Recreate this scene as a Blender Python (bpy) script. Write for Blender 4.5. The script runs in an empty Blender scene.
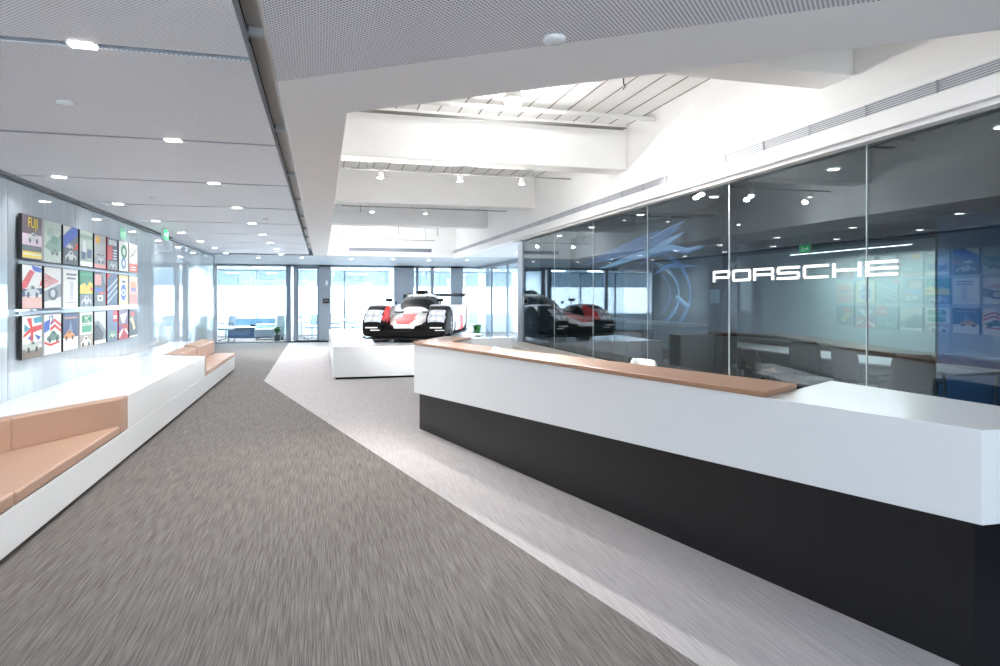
import bpy, bmesh, math, random
from mathutils import Vector, Matrix
random.seed(7)
PI = math.pi
C = bpy.context.scene.collection
sc = bpy.context.scene

# ------------------------------------------------------------ materials
MATS = {}
def newmat(name):
    m = bpy.data.materials.new(name); m.use_nodes = True
    nt = m.node_tree
    b = nt.nodes['Principled BSDF']
    return m, nt, b
def lin(c):
    return tuple((x/12.92 if x <= .04045 else ((x+.055)/1.055)**2.4) for x in c)
def M(name, rgb, rough=.5, metal=0, coat=0, var=.03, scale=6, bump=0, emit=0, stretch=None):
    """procedural principled material; rgb in display values"""
    if name in MATS: return MATS[name]
    m, nt, b = newmat(name)
    c = lin(rgb)
    tc = nt.nodes.new('ShaderNodeTexCoord'); mp = nt.nodes.new('ShaderNodeMapping')
    nt.links.new(tc.outputs['Object'], mp.inputs[0])
    if stretch: mp.inputs['Scale'].default_value = stretch
    n = nt.nodes.new('ShaderNodeTexNoise'); n.inputs['Scale'].default_value = scale
    n.inputs['Detail'].default_value = 4
    nt.links.new(mp.outputs[0], n.inputs['Vector'])
    r = nt.nodes.new('ShaderNodeMix'); r.data_type = 'RGBA'
    r.inputs[6].default_value = (*[max(0, x*(1-var)) for x in c], 1)
    r.inputs[7].default_value = (*[min(1, x*(1+var)) for x in c], 1)
    nt.links.new(n.outputs['Fac'], r.inputs[0])
    nt.links.new(r.outputs[2], b.inputs['Base Color'])
    b.inputs['Roughness'].default_value = rough
    b.inputs['Metallic'].default_value = metal
    if name in ('car black paint', 'car window glass', 'carbon fibre', 'tyre rubber', 'black'): b.inputs['Specular IOR Level'].default_value = .15
    b.inputs['Coat Weight'].default_value = coat
    b.inputs['Coat Roughness'].default_value = .05
    if bump:
        bp = nt.nodes.new('ShaderNodeBump'); bp.inputs['Strength'].default_value = bump
        bp.inputs['Distance'].default_value = .01
        nt.links.new(n.outputs['Fac'], bp.inputs['Height'])
        nt.links.new(bp.outputs[0], b.inputs['Normal'])
    if emit:
        b.inputs['Emission Color'].default_value = (*c, 1)
        b.inputs['Emission Strength'].default_value = emit
    MATS[name] = m
    return m
def glass_mat(name, tint, refl_col, base, grow, rough=0.0):
    """thin architectural glass: tinted transmission + mirror part that grows at grazing angles"""
    m = bpy.data.materials.new(name); m.use_nodes = True
    nt = m.node_tree; nt.nodes.clear()
    out = nt.nodes.new('ShaderNodeOutputMaterial')
    t = nt.nodes.new('ShaderNodeBsdfTransparent'); t.inputs[0].default_value = (*tint, 1)
    g = nt.nodes.new('ShaderNodeBsdfGlossy'); g.inputs['Color'].default_value = (*refl_col, 1)
    g.inputs['Roughness'].default_value = rough
    lw = nt.nodes.new('ShaderNodeLayerWeight'); lw.inputs['Blend'].default_value = .25
    mm = nt.nodes.new('ShaderNodeMath'); mm.operation = 'MULTIPLY_ADD'
    mm.inputs[1].default_value = grow; mm.inputs[2].default_value = base
    nt.links.new(lw.outputs['Facing'], mm.inputs[0])
    mx = nt.nodes.new('ShaderNodeMixShader')
    nt.links.new(mm.outputs[0], mx.inputs[0]); nt.links.new(t.outputs[0], mx.inputs[1]); nt.links.new(g.outputs[0], mx.inputs[2])
    nt.links.new(mx.outputs[0], out.inputs[0])
    return m
def carpet(name, dark, light, ang):
    m, nt, b = newmat(name)
    tc = nt.nodes.new('ShaderNodeTexCoord')
    mp = nt.nodes.new('ShaderNodeMapping'); mp.inputs['Scale'].default_value = (150, 3, 1); mp.inputs['Rotation'].default_value = (0, 0, ang)
    nt.links.new(tc.outputs['Object'], mp.inputs[0])
    n = nt.nodes.new('ShaderNodeTexNoise'); n.inputs['Scale'].default_value = 1; n.inputs['Detail'].default_value = 3
    nt.links.new(mp.outputs[0], n.inputs['Vector'])
    n2 = nt.nodes.new('ShaderNodeTexNoise'); n2.inputs['Scale'].default_value = 90; n2.inputs['Detail'].default_value = 2
    n2.inputs['Scale'].default_value = 1
    mp2 = nt.nodes.new('ShaderNodeMapping'); mp2.inputs['Scale'].default_value = (240, 4.3, 1); mp2.inputs['Rotation'].default_value = (0, 0, ang+.03); mp2.inputs['Location'].default_value = (3.3, 7.7, 1.4)
    nt.links.new(tc.outputs['Object'], mp2.inputs[0]); nt.links.new(mp2.outputs[0], n2.inputs['Vector'])
    ad = nt.nodes.new('ShaderNodeMath'); ad.operation = 'MULTIPLY_ADD'; ad.inputs[1].default_value = .45
    nt.links.new(n2.outputs['Fac'], ad.inputs[0]); 
    sb = nt.nodes.new('ShaderNodeMath'); sb.operation = 'MULTIPLY'; sb.inputs[1].default_value = .55
    nt.links.new(n.outputs['Fac'], sb.inputs[0]); nt.links.new(sb.outputs[0], ad.inputs[2])
    cr = nt.nodes.new('ShaderNodeValToRGB')
    cr.color_ramp.elements[0].position = .40; cr.color_ramp.elements[0].color = (*lin(dark), 1)
    cr.color_ramp.elements[1].position = .62; cr.color_ramp.elements[1].color = (*lin(light), 1)
    nt.links.new(ad.outputs[0], cr.inputs[0]); nt.links.new(cr.outputs[0], b.inputs['Base Color'])
    b.inputs['Roughness'].default_value = .85
    b.inputs['Specular IOR Level'].default_value = .25
    bp = nt.nodes.new('ShaderNodeBump'); bp.inputs['Strength'].default_value = .25; bp.inputs['Distance'].default_value = .003
    nt.links.new(ad.outputs[0], bp.inputs['Height']); nt.links.new(bp.outputs[0], b.inputs['Normal'])
    return m
def perforated(name, rgb, pitch, hole):
    m, nt, b = newmat(name)
    tc = nt.nodes.new('ShaderNodeTexCoord')
    mp = nt.nodes.new('ShaderNodeMapping'); mp.inputs['Scale'].default_value = (1/pitch,)*3; mp.inputs['Rotation'].default_value = (0, 0, .78)
    nt.links.new(tc.outputs['Object'], mp.inputs[0])
    fr = nt.nodes.new('ShaderNodeVectorMath'); fr.operation = 'FRACTION'; nt.links.new(mp.outputs[0], fr.inputs[0])
    sb = nt.nodes.new('ShaderNodeVectorMath'); sb.operation = 'SUBTRACT'; sb.inputs[1].default_value = (.5, .5, .5)
    nt.links.new(fr.outputs[0], sb.inputs[0])
    ml = nt.nodes.new('ShaderNodeVectorMath'); ml.operation = 'MULTIPLY'; ml.inputs[1].default_value = (1, 1, 0)
    nt.links.new(sb.outputs[0], ml.inputs[0])
    ln = nt.nodes.new('ShaderNodeVectorMath'); ln.operation = 'LENGTH'; nt.links.new(ml.outputs[0], ln.inputs[0])
    lt = nt.nodes.new('ShaderNodeMath'); lt.operation = 'LESS_THAN'; lt.inputs[1].default_value = hole
    nt.links.new(ln.outputs['Value'], lt.inputs[0])
    mx = nt.nodes.new('ShaderNodeMix'); mx.data_type = 'RGBA'
    mx.inputs[6].default_value = (*lin(rgb), 1); mx.inputs[7].default_value = (.14, .145, .155, 1)
    nt.links.new(lt.outputs[0], mx.inputs[0]); nt.links.new(mx.outputs[2], b.inputs['Base Color'])
    b.inputs['Roughness'].default_value = .45
    return m

white = M('white lacquer', (.93, .94, .945), .18, var=.01)
plaster = M('white plaster', (.95, .95, .95), .7, var=.015, scale=3)
plasterw = M('warm painted concrete', (.94, .94, .935), .8, var=.03, scale=4, bump=.15)
blackp = M('black laminate', (.05, .052, .065), .42, var=.1, scale=40)
black = M('black', (.03, .03, .035), .4)
tan = M('tan leather', (.70, .57, .49), .5, var=.06, scale=40, bump=.08)
wood = M('oak veneer', (.67, .51, .40), .35, var=.10, scale=5, coat=.3, stretch=(14, 1.2, 14))
perf = perforated('perforated metal', (.95, .96, .985), .016, .21)
perf2 = perforated('coarse perforated metal', (.92, .92, .95), .018, .30)
metal = M('brushed metal', (.80, .78, .76), .4, metal=.1, var=.05)
darkvoid = M('dark void', (.16, .16, .17), .9)
alu = M('grey aluminium', (.58, .62, .66), .4, metal=.3)
alu_l = M('pale aluminium', (.80, .83, .86), .4)
alu_d = M('dark grey metal', (.28, .31, .35), .4)
fram = M('frame grey', (.47, .54, .60), .4)
floor_d = carpet('brown grey carpet', (.335, .315, .305), (.485, .465, .45), 0)
floor_l = carpet('pale carpet', (.62, .60, .60), (.71, .69, .69), .35)
def wallglass():
    m, nt, b = newmat('back painted glass')
    tc = nt.nodes.new('ShaderNodeTexCoord'); mp = nt.nodes.new('ShaderNodeMapping'); mp.inputs['Scale'].default_value = (1, 14, .15)
    nt.links.new(tc.outputs['Object'], mp.inputs[0])
    n = nt.nodes.new('ShaderNodeTexNoise'); n.inputs['Scale'].default_value = 1.5; nt.links.new(mp.outputs[0], n.inputs['Vector'])
    cr = nt.nodes.new('ShaderNodeValToRGB'); cr.color_ramp.elements[0].color = (*lin((.70, .755, .79)), 1); cr.color_ramp.elements[1].color = (*lin((.76, .81, .845)), 1)
    cr.color_ramp.elements[0].position = .3; cr.color_ramp.elements[1].position = .7
    nt.links.new(n.outputs['Fac'], cr.inputs[0]); nt.links.new(cr.outputs[0], b.inputs['Base Color'])
    b.inputs['Roughness'].default_value = .03
    b.inputs['Coat Weight'].default_value = .6; b.inputs['Coat Roughness'].default_value = .01
    b.inputs['IOR'].default_value = 1.6
    return m
wglass = wallglass()
tinted = glass_mat('smoked partition glass', (.55, .61, .63), (.86, .93, 1), .06, .24)
clear = glass_mat('clear partition glass', (.90, .95, .97), (1, 1, 1), .04, .25)
frost = None
def frosted():
    m = bpy.data.materials.new('frosted film'); m.use_nodes = True
    nt = m.node_tree; nt.nodes.clear()
    out = nt.nodes.new('ShaderNodeOutputMaterial')
    t = nt.nodes.new('ShaderNodeBsdfTranslucent'); t.inputs[0].default_value = (.98, .99, 1, 1)
    d = nt.nodes.new('ShaderNodeBsdfTransparent'); d.inputs[0].default_value = (1, 1, 1, 1)
    n = nt.nodes.new('ShaderNodeTexNoise'); n.inputs['Scale'].default_value = 2
    mr = nt.nodes.new('ShaderNodeMapRange'); mr.inputs['To Min'].default_value = .3; mr.inputs['To Max'].default_value = .5
    nt.links.new(n.outputs['Fac'], mr.inputs['Value'])
    mx = nt.nodes.new('ShaderNodeMixShader')
    nt.links.new(mr.outputs[0], mx.inputs[0]); nt.links.new(t.outputs[0], mx.inputs[1]); nt.links.new(d.outputs[0], mx.inputs[2]); nt.links.new(mx.outputs[0], out.inputs[0])
    return m
frost = frosted()
lampm = M('lamp glow', (1, .99, .96), .3, emit=9)
lampc = M('cool lamp glow', (.97, .99, 1), .3, emit=5)

# ------------------------------------------------------------ mesh helpers
class MB:
    def __init__(s): s.bm = bmesh.new(); s.mats = []
    def mi(s, m):
        if m is None: return 0
        if m not in s.mats: s.mats.append(m)
        return s.mats.index(m)
    def box(s, x0, y0, z0, x1, y1, z1, m=None, rot=None, piv=None):
        v = [(x, y, z) for z in (z0, z1) for y in (y0, y1) for x in (x0, x1)]
        if rot is not None:
            p = Vector(piv if piv is not None else ((x0+x1)/2, (y0+y1)/2, (z0+z1)/2))
            v = [p + rot @ (Vector(q)-p) for q in v]
        vs = [s.bm.verts.new(q) for q in v]
        i = s.mi(m)
        for f in ((0,2,3,1), (4,5,7,6), (0,1,5,4), (2,6,7,3), (0,4,6,2), (1,3,7,5)):
            s.bm.faces.new([vs[k] for k in f]).material_index = i
        return s
    def prism(s, pts, z0, z1, m=None):
        """pts in XY; z0/z1 a number or a list per point"""
        n = len(pts)
        za = z0 if isinstance(z0, (list, tuple)) else [z0]*n
        zb = z1 if isinstance(z1, (list, tuple)) else [z1]*n
        a = sum(pts[k][0]*pts[(k+1) % n][1]-pts[(k+1) % n][0]*pts[k][1] for k in range(n))
        if a < 0: pts = pts[::-1]; za = za[::-1]; zb = zb[::-1]
        lo = [s.bm.verts.new((p[0], p[1], z)) for p, z in zip(pts, za)]
        hi = [s.bm.verts.new((p[0], p[1], z)) for p, z in zip(pts, zb)]
        i = s.mi(m)
        fs = [s.bm.faces.new(lo[::-1]), s.bm.faces.new(hi)]
        for k in range(n):
            fs.append(s.bm.faces.new((lo[k], lo[(k+1) % n], hi[(k+1) % n], hi[k])))
        for f in fs: f.material_index = i
        return s
    def poly(s, pts, m=None):
        f = s.bm.faces.new([s.bm.verts.new(p) for p in pts]); f.material_index = s.mi(m); return s
    def tube(s, pts, r, m=None, seg=10, caps=True):
        pts = [Vector(p) for p in pts]; n = len(pts)
        rr = r if isinstance(r, (list, tuple)) else [r]*n
        rings = []; i = s.mi(m)
        up = None
        for k in range(n):
            d = (pts[min(k+1, n-1)]-pts[max(k-1, 0)]).normalized()
            if up is None: up = Vector((0, 0, 1)) if abs(d.z) < .9 else Vector((1, 0, 0))
            a = d.cross(up).normalized(); b = a.cross(d).normalized(); up = b
            rings.append([s.bm.verts.new(pts[k]+a*math.cos(t*2*PI/seg)*rr[k]+b*math.sin(t*2*PI/seg)*rr[k]) for t in range(seg)])
        for k in range(n-1):
            for t in range(seg):
                f = s.bm.faces.new((rings[k][t], rings[k][(t+1) % seg], rings[k+1][(t+1) % seg], rings[k+1][t])); f.material_index = i; f.smooth = True
        if caps:
            for rg in (rings[0][::-1], rings[-1]): s.bm.faces.new(rg).material_index = i
        return s
    def lathe(s, prof, c=(0, 0, 0), m=None, seg=24, axis='z'):
        """prof: (radius, height) pairs"""
        i = s.mi(m); rings = []
        for r, h in prof:
            ring = []
            for t in range(seg):
                a = t*2*PI/seg
                p = (r*math.cos(a), r*math.sin(a), h)
                if axis == 'x': p = (p[2], p[0], p[1])
                if axis == 'y': p = (p[0], p[2], p[1])
                ring.append(s.bm.verts.new((c[0]+p[0], c[1]+p[1], c[2]+p[2])))
            rings.append(ring)
        for k in range(len(rings)-1):
            for t in range(seg):
                f = s.bm.faces.new((rings[k][t], rings[k][(t+1) % seg], rings[k+1][(t+1) % seg], rings[k+1][t])); f.material_index = i; f.smooth = True
        for rg in (rings[0][::-1], rings[-1]): s.bm.faces.new(rg).material_index = i
        return s
    def grid(s, rows, m=None, closed=False, smooth=True, sel=None):
        i = s.mi(m); vs = [[s.bm.verts.new(p) for p in r] for r in rows]
        n = len(rows[0])
        for a in range(len(rows)-1):
            for b in range(n if closed else n-1):
                if sel and not sel(a, b): continue
                f = s.bm.faces.new((vs[a][b], vs[a][(b+1) % n], vs[a+1][(b+1) % n], vs[a+1][b])); f.material_index = i; f.smooth = smooth
        s.bm.verts.ensure_lookup_table()
        loose = [v for v in s.bm.verts if not v.link_faces]
        if not sel and closed:
            for rg in (vs[0][::-1], vs[-1]):
                try: s.bm.faces.new(rg).material_index = i
                except Exception: pass
        else:
            for v in loose: s.bm.verts.remove(v)
        return s
    def build(s, name, m=None, parent=None, bevel=0, seg=2, recalc=True, label=None):
        if recalc: bmesh.ops.recalc_face_normals(s.bm, faces=s.bm.faces)
        me = bpy.data.meshes.new(name); s.bm.to_mesh(me); s.bm.free()
        if s.mats:
            for q in s.mats: me.materials.append(q)
        elif m: me.materials.append(m)
        o = bpy.data.objects.new(name, me); C.objects.link(o)
        if parent: o.parent = parent
        if bevel:
            b = o.modifiers.new('bevel', 'BEVEL'); b.width = bevel; b.segments = seg; b.limit_method = 'ANGLE'; b.angle_limit = .6
        if label: o['label'] = label
        return o
def thing(name, label, cat, loc=(0, 0, 0), rz=0, group=None, scale=None):
    o = bpy.data.objects.new(name, None); C.objects.link(o)
    o.location = loc; o.rotation_euler = (0, 0, rz); o.empty_display_size = .1
    if scale: o.scale = (scale,)*3
    o['label'] = label; o['category'] = cat
    if group: o['group'] = group
    return o
def tag(o, label, cat, group=None):
    o['label'] = label; o['category'] = cat
    if group: o['group'] = group
    return o
def struct(o): o['kind'] = 'structure'; return o
def dup(root, loc=None, rz=None, label=None, group=None):
    r = root.copy(); C.objects.link(r)
    if loc is not None: r.location = loc
    if rz is not None: r.rotation_euler = (0, 0, rz)
    if label: r['label'] = label
    if group: r['group'] = group
    for ch in list(root.children):
        c = ch.copy(); C.objects.link(c); c.parent = r
        for g in list(ch.children):
            d = g.copy(); C.objects.link(d); d.parent = c
    return r
def text(name, body, size, m, parent, loc, rot, extrude=.001, sx=1):
    cu = bpy.data.curves.new(name, 'FONT'); cu.body = body; cu.size = size; cu.extrude = extrude
    cu.materials.append(m)
    o = bpy.data.objects.new(name, cu); C.objects.link(o); o.parent = parent
    dg = bpy.context.evaluated_depsgraph_get(); dg.update()
    me = bpy.data.meshes.new_from_object(o.evaluated_get(dg))
    bpy.data.objects.remove(o)
    o = bpy.data.objects.new(name, me); C.objects.link(o); o.parent = parent
    if not me.materials: me.materials.append(m)
    o.location = loc; o.rotation_euler = rot; o.scale = (sx, 1, 1)
    return o

# ------------------------------------------------------------ camera (eye height 1.7 m)
EYE = 1.7; YAW = math.atan(178/667)
cam = bpy.data.cameras.new('camera'); co = bpy.data.objects.new('camera', cam); C.objects.link(co)
co.location = (0, 0, EYE); co.rotation_euler = (PI/2, 0, -YAW)
cam.sensor_width = 36; cam.lens = 24.01; cam.shift_y = -.036; cam.clip_start = .05; cam.clip_end = 400
sc.camera = co
CS, SN = math.cos(YAW), math.sin(YAW)
def ratio(px):
    u = (px-500)/667; return (SN+u*CS)/(CS-u*SN)
def xat(px, Y): return ratio(px)*Y     # X of an image column at depth Y

# ------------------------------------------------------------ floor
ZC = 2.92; ZS = 2.90; XW = -3.0; XG = 3.95
YB = 26.2
struct(MB().box(-9, -2.5, -.12, 10, 31.7, 0).build('floor', floor_d))
struct(MB().prism([(-1.19, 25.9), (-1.134, 14.27), (2.15, .8), (3.9, .8), (3.9, 13.3), (6.05, 13.3), (6.05, 25.9)], -.02, .004).build('floor', floor_l))

# ------------------------------------------------------------ left wall of back painted glass
w = struct(MB().box(XW-.06, -1, 0, XW-.012, 20.6, 2.9).build('wall_left', M('wall backing', (.5, .55, .6), .5)))
joints = [-1, .15, 2.02, 3.89, 5.76, 7.62, 9.50, 11.40, 13.28, 15.12, 16.98, 18.8, 20.6]
for a, b in zip(joints[:-1], joints[1:]):
    struct(MB().box(XW-.012, a+.004, .0, XW, b-.004, 2.86).build('wall_panel', wglass))
struct(MB().box(XW-.012, -1, 2.865, XW+.03, 20.6, 2.885).build('trim_1', alu_d))
struct(MB().box(XW-.06, 20.6, 0, XW+.02, 20.68, 2.92).build('trim_2', alu))

# ------------------------------------------------------------ ceiling
# slab above everything
struct(MB().box(-9, -1.2, 3.30, .0, 20.0, 3.40).build('ceiling', darkvoid))
struct(MB().box(-.05, -1.2, 3.95, 4.2, 20.1, 4.1).build('ceiling', plasterw))
# plank seams of the slab
mb = MB()
for k in range(15):
    x = .35+k*.25
    mb.box(x, -1, 3.944, x+.012, 20, 3.951)
mb.build('trim_3', M('slab seam', (.55, .54, .52), .8))['kind'] = 'structure'
# perforated tray panels on the left
pj = [-.40, 1.62] + [3.64+2.03*k for k in range(9)]
for k, (a, b) in enumerate(zip(pj[:-1], pj[1:])):
    o = MB().box(XW+.03, a+.033, ZC, -.36, b-.033, ZC+.004, perf).box(XW+.03, a+.033, ZC+.0041, -.36, b-.033, ZC+.10, M('tray flange', (.72, .75, .79), .5)).build('ceiling_panel')
    struct(o)
    struct(MB().box(XW+.03, b-.05, ZC+.13, -.36, b+.05, ZC+.16).build('trim_4', alu_d))
# metal channel between the panels and the soffit
mb = MB().box(-.37, -1, ZC+.16, -.24, 19.7, ZC+.20).box(-.26, -1, ZC+.0, -.245, 19.7, ZC+.2)
struct(mb.build('trim_5', metal))
mb = MB()
for b in pj: mb.box(-.37, b-.03, ZC+.125, -.25, b+.03, ZC+.158)
struct(mb.build('trim_6', alu_l))
# coarse mesh panel over the camera and its light box behind
mesh_poly = [(-.24, -.8), (-.24, 3.91), (1.25, 2.87), (5.2, .10), (5.2, -.8)]
struct(MB().prism(mesh_poly, ZS, ZS+.03).build('ceiling_panel', perf2))
# soffit that frames the recess
rl, rr, rf = .16, 3.80, 19.7
struct(MB().prism([(-.245, 3.915), (-.245, 19.9), (rl, 19.9), (rl, 4.46)], ZS, ZS+.42).build('ceiling_soffit', plaster, bevel=.01))
struct(MB().prism([(-.245, 3.915), (rl, 4.46), (3.8, 1.66), (3.8, 1.09)], ZS, ZS+.42).build('ceiling_soffit', plaster))
struct(MB().prism([(3.8, 1.09), (3.8, 1.66), (5.4, .45), (5.4, -.02)], ZS, ZS+.42).build('ceiling_soffit', plaster))
# recess walls
struct(MB().box(rl-.08, 4.4, ZS+.42, rl, 20, 3.95).build('wall_recess_left', plasterw))
struct(MB().box(-.1, rf+.0, ZS, 3.9, rf+.3, 3.95).build('wall_recess_back', plasterw))
struct(MB().prism([(3.86, .9), (3.86, 19.9), (4.02, 19.9), (4.02, .9)], 3.12, 3.95).build('wall_recess_right', plasterw))
struct(MB().prism([(-.1, 4.2), (.1, 4.5), (3.9, 1.58), (3.9, 1.2)], ZS+.42, 3.95).build('wall_recess_front', plasterw))
# fascia with the long slot diffuser above the glass
struct(MB().box(3.80, .4, 2.875, 4.02, 19.9, 3.005).build('trim_7', plaster, bevel=.004))
struct(MB().box(3.86, -1.2, 2.845, 4.02, 13.4, 2.876).build('trim_8', plaster))
struct(MB().box(3.80, .4, 3.09, 4.02, 19.9, 3.12).build('trim_9', plaster))
def slot(name, x, y0, y1, label):
    t = thing(name, label, 'air vent', (0, 0, 0))
    MB().box(x+.014, y0, 3.005, x+.03, y1, 3.09).build('backing', M('vent backing', (.58, .59, .62), .6), t)
    mb = MB()
    for k in range(6): mb.box(x+.006, y0, 3.008+k*.0155, x+.0138, y1, 3.013+k*.0155)
    mb.build('slat', M('vent slat', (.84, .85, .87), .4), t)
    yy = y0
    while yy < y1: MB().box(x+.003, yy, 3.005, x+.0139, yy+.012, 3.09).build('divider', M('vent divider', (.60, .61, .64), .4), t); yy += .58
slot('slot_diffuser', 3.80, .5, 19.6, 'long white linear air diffuser set in the fascia above the smoked glass wall')
for k, yy in enumerate((6.2, 9.4, 12.6, 15.2, 17.6, 19.0)):
    pass
t = thing('slot_diffuser', 'grey linear air diffuser on the far end wall of the ceiling recess', 'air vent', (0, 0, 0))
MB().box(.75, rf-.012, 3.03, 3.15, rf, 3.13).build('backing', M('grey vent', (.50, .53, .57), .5), t)
mb = MB()
for k in range(5): mb.box(.75, rf-.03, 3.035+k*.02, 3.15, rf-.012, 3.042+k*.02)
mb.build('slat', M('vent slat grey', (.62, .65, .69), .4), t)
# beams across the recess
for k, y in enumerate((4.15, 8.0, 11.9, 15.6)):
    x0 = rl if k else 1.2
    y1 = y+.35
    struct(MB().box(x0, y, 3.36, 3.86, y1, 3.951).build('ceiling_beam', plasterw, bevel=.012))
# far zone ceiling and its edge
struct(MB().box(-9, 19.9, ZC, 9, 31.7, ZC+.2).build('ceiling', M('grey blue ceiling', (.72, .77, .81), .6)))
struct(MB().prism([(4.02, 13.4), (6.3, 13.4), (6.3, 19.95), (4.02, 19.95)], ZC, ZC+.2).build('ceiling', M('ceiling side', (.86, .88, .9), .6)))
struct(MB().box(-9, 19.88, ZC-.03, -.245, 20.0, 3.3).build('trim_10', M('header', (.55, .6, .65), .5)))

# ------------------------------------------------------------ pipes, tracks and lamps in the recess
def pipe(name, pts, r, m, label, cat):
    o = MB().tube(pts, r, m, 8).build(name); return tag(o, label, cat)
steel = M('thin grey conduit', (.55, .55, .54), .5)
pipe('sprinkler_pipe', [(.3, 7.15, 3.80), (3.8, 7.15, 3.80)], .028, plasterw, 'white sprinkler pipe running across the recess below the slab', 'pipe')
pipe('sprinkler_pipe', [(1.3, 4.0, 3.55), (3.75, 4.0, 3.55)], .03, plasterw, 'white pipe along the nearest beam at the top right of the recess', 'pipe')
pipe('conduit', [(.35, 7.4, 3.74), (3.55, 7.4, 3.74)], .010, steel, 'thin grey conduit pair beside the glowing lamp below the slab', 'pipe')
pipe('conduit', [(.35, 7.47, 3.74), (3.55, 7.47, 3.74)], .010, steel, 'thin grey rod parallel to the conduit, on its far side', 'pipe')
def track(y, x0, x1, z, lamps, nth):
    t = thing('track_rail', 'thin grey lighting track hung %s' % nth, 'lighting track', (0, y, z))
    MB().box(x0, -.008, -.008, x1, .008, .008).build('rail', steel, t)
    k = x0+.2
    while k < x1:
        MB().tube([(k, 0, 0), (k, 0, 3.95-z)], .004, steel, 6).build('hanger_rod', None, t); k += 1.1
    for i, lx in enumerate(lamps):
        s = thing('track_spotlight', 'small %s spotlight on the track %s' % (('left', 'middle', 'right', 'rightmost')[i], nth), 'spotlight', (lx, y, z), group='track spotlights in the recess')
        MB().lathe([(.028, -.02), (.042, -.09), (.042, -.10)], m=plaster).build('housing', None, s)
        MB().lathe([(.036, -.101), (.036, -.104)], m=lampm).build('lens', None, s)
track(8.6, .35, 3.3, 3.32, (.72, 1.75, 2.6), 'just behind the first full beam')
track(12.6, .35, 3.5, 3.38, (.9, 1.9), 'behind the second full beam')
track(18.2, .35, 3.0, 3.25, (.8, 1.9), 'nearest to the far end of the recess')
def hook(x, y, z, lab):
    MBo = MB().tube([(x, y, 3.95), (x, y, z+.06), (x+.02, y, z+.03), (x-.01, y, z)], .006, black, 6)
    tag(MBo.build('ceiling_hook'), lab, 'hook')
hook(.75, 13.8, 3.42, 'short dark wire hook under the slab, left of the recess')
hook(.9, 17.2, 3.30, 'dark cable hook near the far left corner of the recess')
hook(1.9, 17.2, 3.30, 'dark cable hook left of centre near the recess end')
hook(2.9, 17.2, 3.30, 'dark cable hook right of centre near the recess end')
hook(3.2, 13.8, 3.55, 'small dark sprinkler head under the slab, right side')
hook(2.95, 6.2, 3.80, 'dark sprinkler drop below the slab near the glowing lamp')
s = thing('recess_lamp', 'glowing white round lamp hung below the slab in the recess', 'lamp', (1.96, 6.8, 3.79))
MB().lathe([(.02, .16), (.06, .12), (.11, .02), (.115, 0)], m=plaster).build('lamp_shade', None, s)
MB().lathe([(.10, -.002), (.085, -.05), (.03, -.075)], m=lampm).build('bulb', None, s)
def light(name, typ, loc, e, size=.1, rot=(0, 0, 0), col=(1, 1, 1), spot=2.4, sy=None):
    l = bpy.data.lights.new(name, typ); l.energy = e; l.color = col
    if typ == 'AREA':
        l.size = size
        if sy: l.shape = 'RECTANGLE'; l.size_y = sy
    else: l.shadow_soft_size = size
    if typ == 'SPOT': l.spot_size = spot; l.spot_blend = .8
    o = bpy.data.objects.new(name, l); C.objects.link(o); o.location = loc; o.rotation_euler = rot
    return o
light('lamp_light', 'POINT', (1.96, 6.8, 3.62), 25, .06)
for x, y in ((.72, 8.6), (1.75, 8.6), (2.6, 8.6), (.8, 18.2), (1.9, 18.2)):
    light('track_light', 'POINT', (x, y+.12, 3.16), 6 if x > 2.4 else 15, .03, col=(1, .985, .96))

def aim(loc, tgt, e, spot=1.3):
    d = Vector(tgt)-Vector(loc)
    o = light('track_spot', 'SPOT', loc, e, .04, col=(1, .985, .96), spot=spot)
    o.rotation_euler = d.to_track_quat('-Z', 'Y').to_euler()
aim((2.6, 8.6, 3.2), (3.1, 3.2, 1.1), 700); aim((1.75, 8.6, 3.2), (1.8, 6.2, 1.1), 160, 1.6); aim((.72, 8.6, 3.2), (.6, 6.0, 0), 120, 1.8)
aim((1.75, 8.6, 3.16), (1.9, 15.0, 1.1), 620, .55); aim((1.9, 12.6, 3.3), (2.2, 16.0, .9), 650, 1.5); aim((.9, 12.6, 3.3), (1.2, 14.8, .8), 380, 1.5)
# ------------------------------------------------------------ ceiling downlights
def square_light(x, y, label, grp):
    t = thing('downlight', label, 'ceiling light', (x, y, ZC), group=grp)
    MB().box(-.07, -.045, .0, .07, .045, .10, alu_l).build('housing', None, t)
    MB().box(-.055, -.035, -.006, .055, .035, .0, lampm).build('lens', None, t)
    light('downlight_lamp', 'SPOT', (x, y, ZC-.03), 10 if x < -2 else 66, .04, col=(1, .99, .98), spot=2.5)
ords = ['nearest', 'second', 'third', 'fourth', 'fifth', 'sixth', 'seventh', 'eighth', 'ninth']
for k in range(9):
    y = pj[2+k]
    square_light(-1.12, y, 'small bright square downlight in the %s ceiling joint, row nearer the middle' % ords[k], 'downlights in the ceiling joints')
    if k >= 2:
        square_light(-2.58, y, 'small white square downlight in the %s ceiling joint, row beside the poster wall' % ords[k], 'downlights beside the left wall')
for x, y, l in ((-1.55, 4.73, 'round white smoke detector on the second perforated panel'),
                (1.04, 2.92, 'round white speaker disc at the edge of the coarse mesh ceiling'),
                (-2.0, 9.0, 'small round sprinkler plate on a far ceiling panel at left'),
                (-.85, 11.0, 'small round sprinkler plate close to the metal channel')):
    z = ZC if x < -.3 else ZS
    r = .055 if y < 6 else .04
    tag(MB().lathe([(r, 0), (r, -.012), (r*.8, -.02), (r*.1, -.022)], (x, y, z), white).build('smoke_detector'), l, 'detector')
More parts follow.
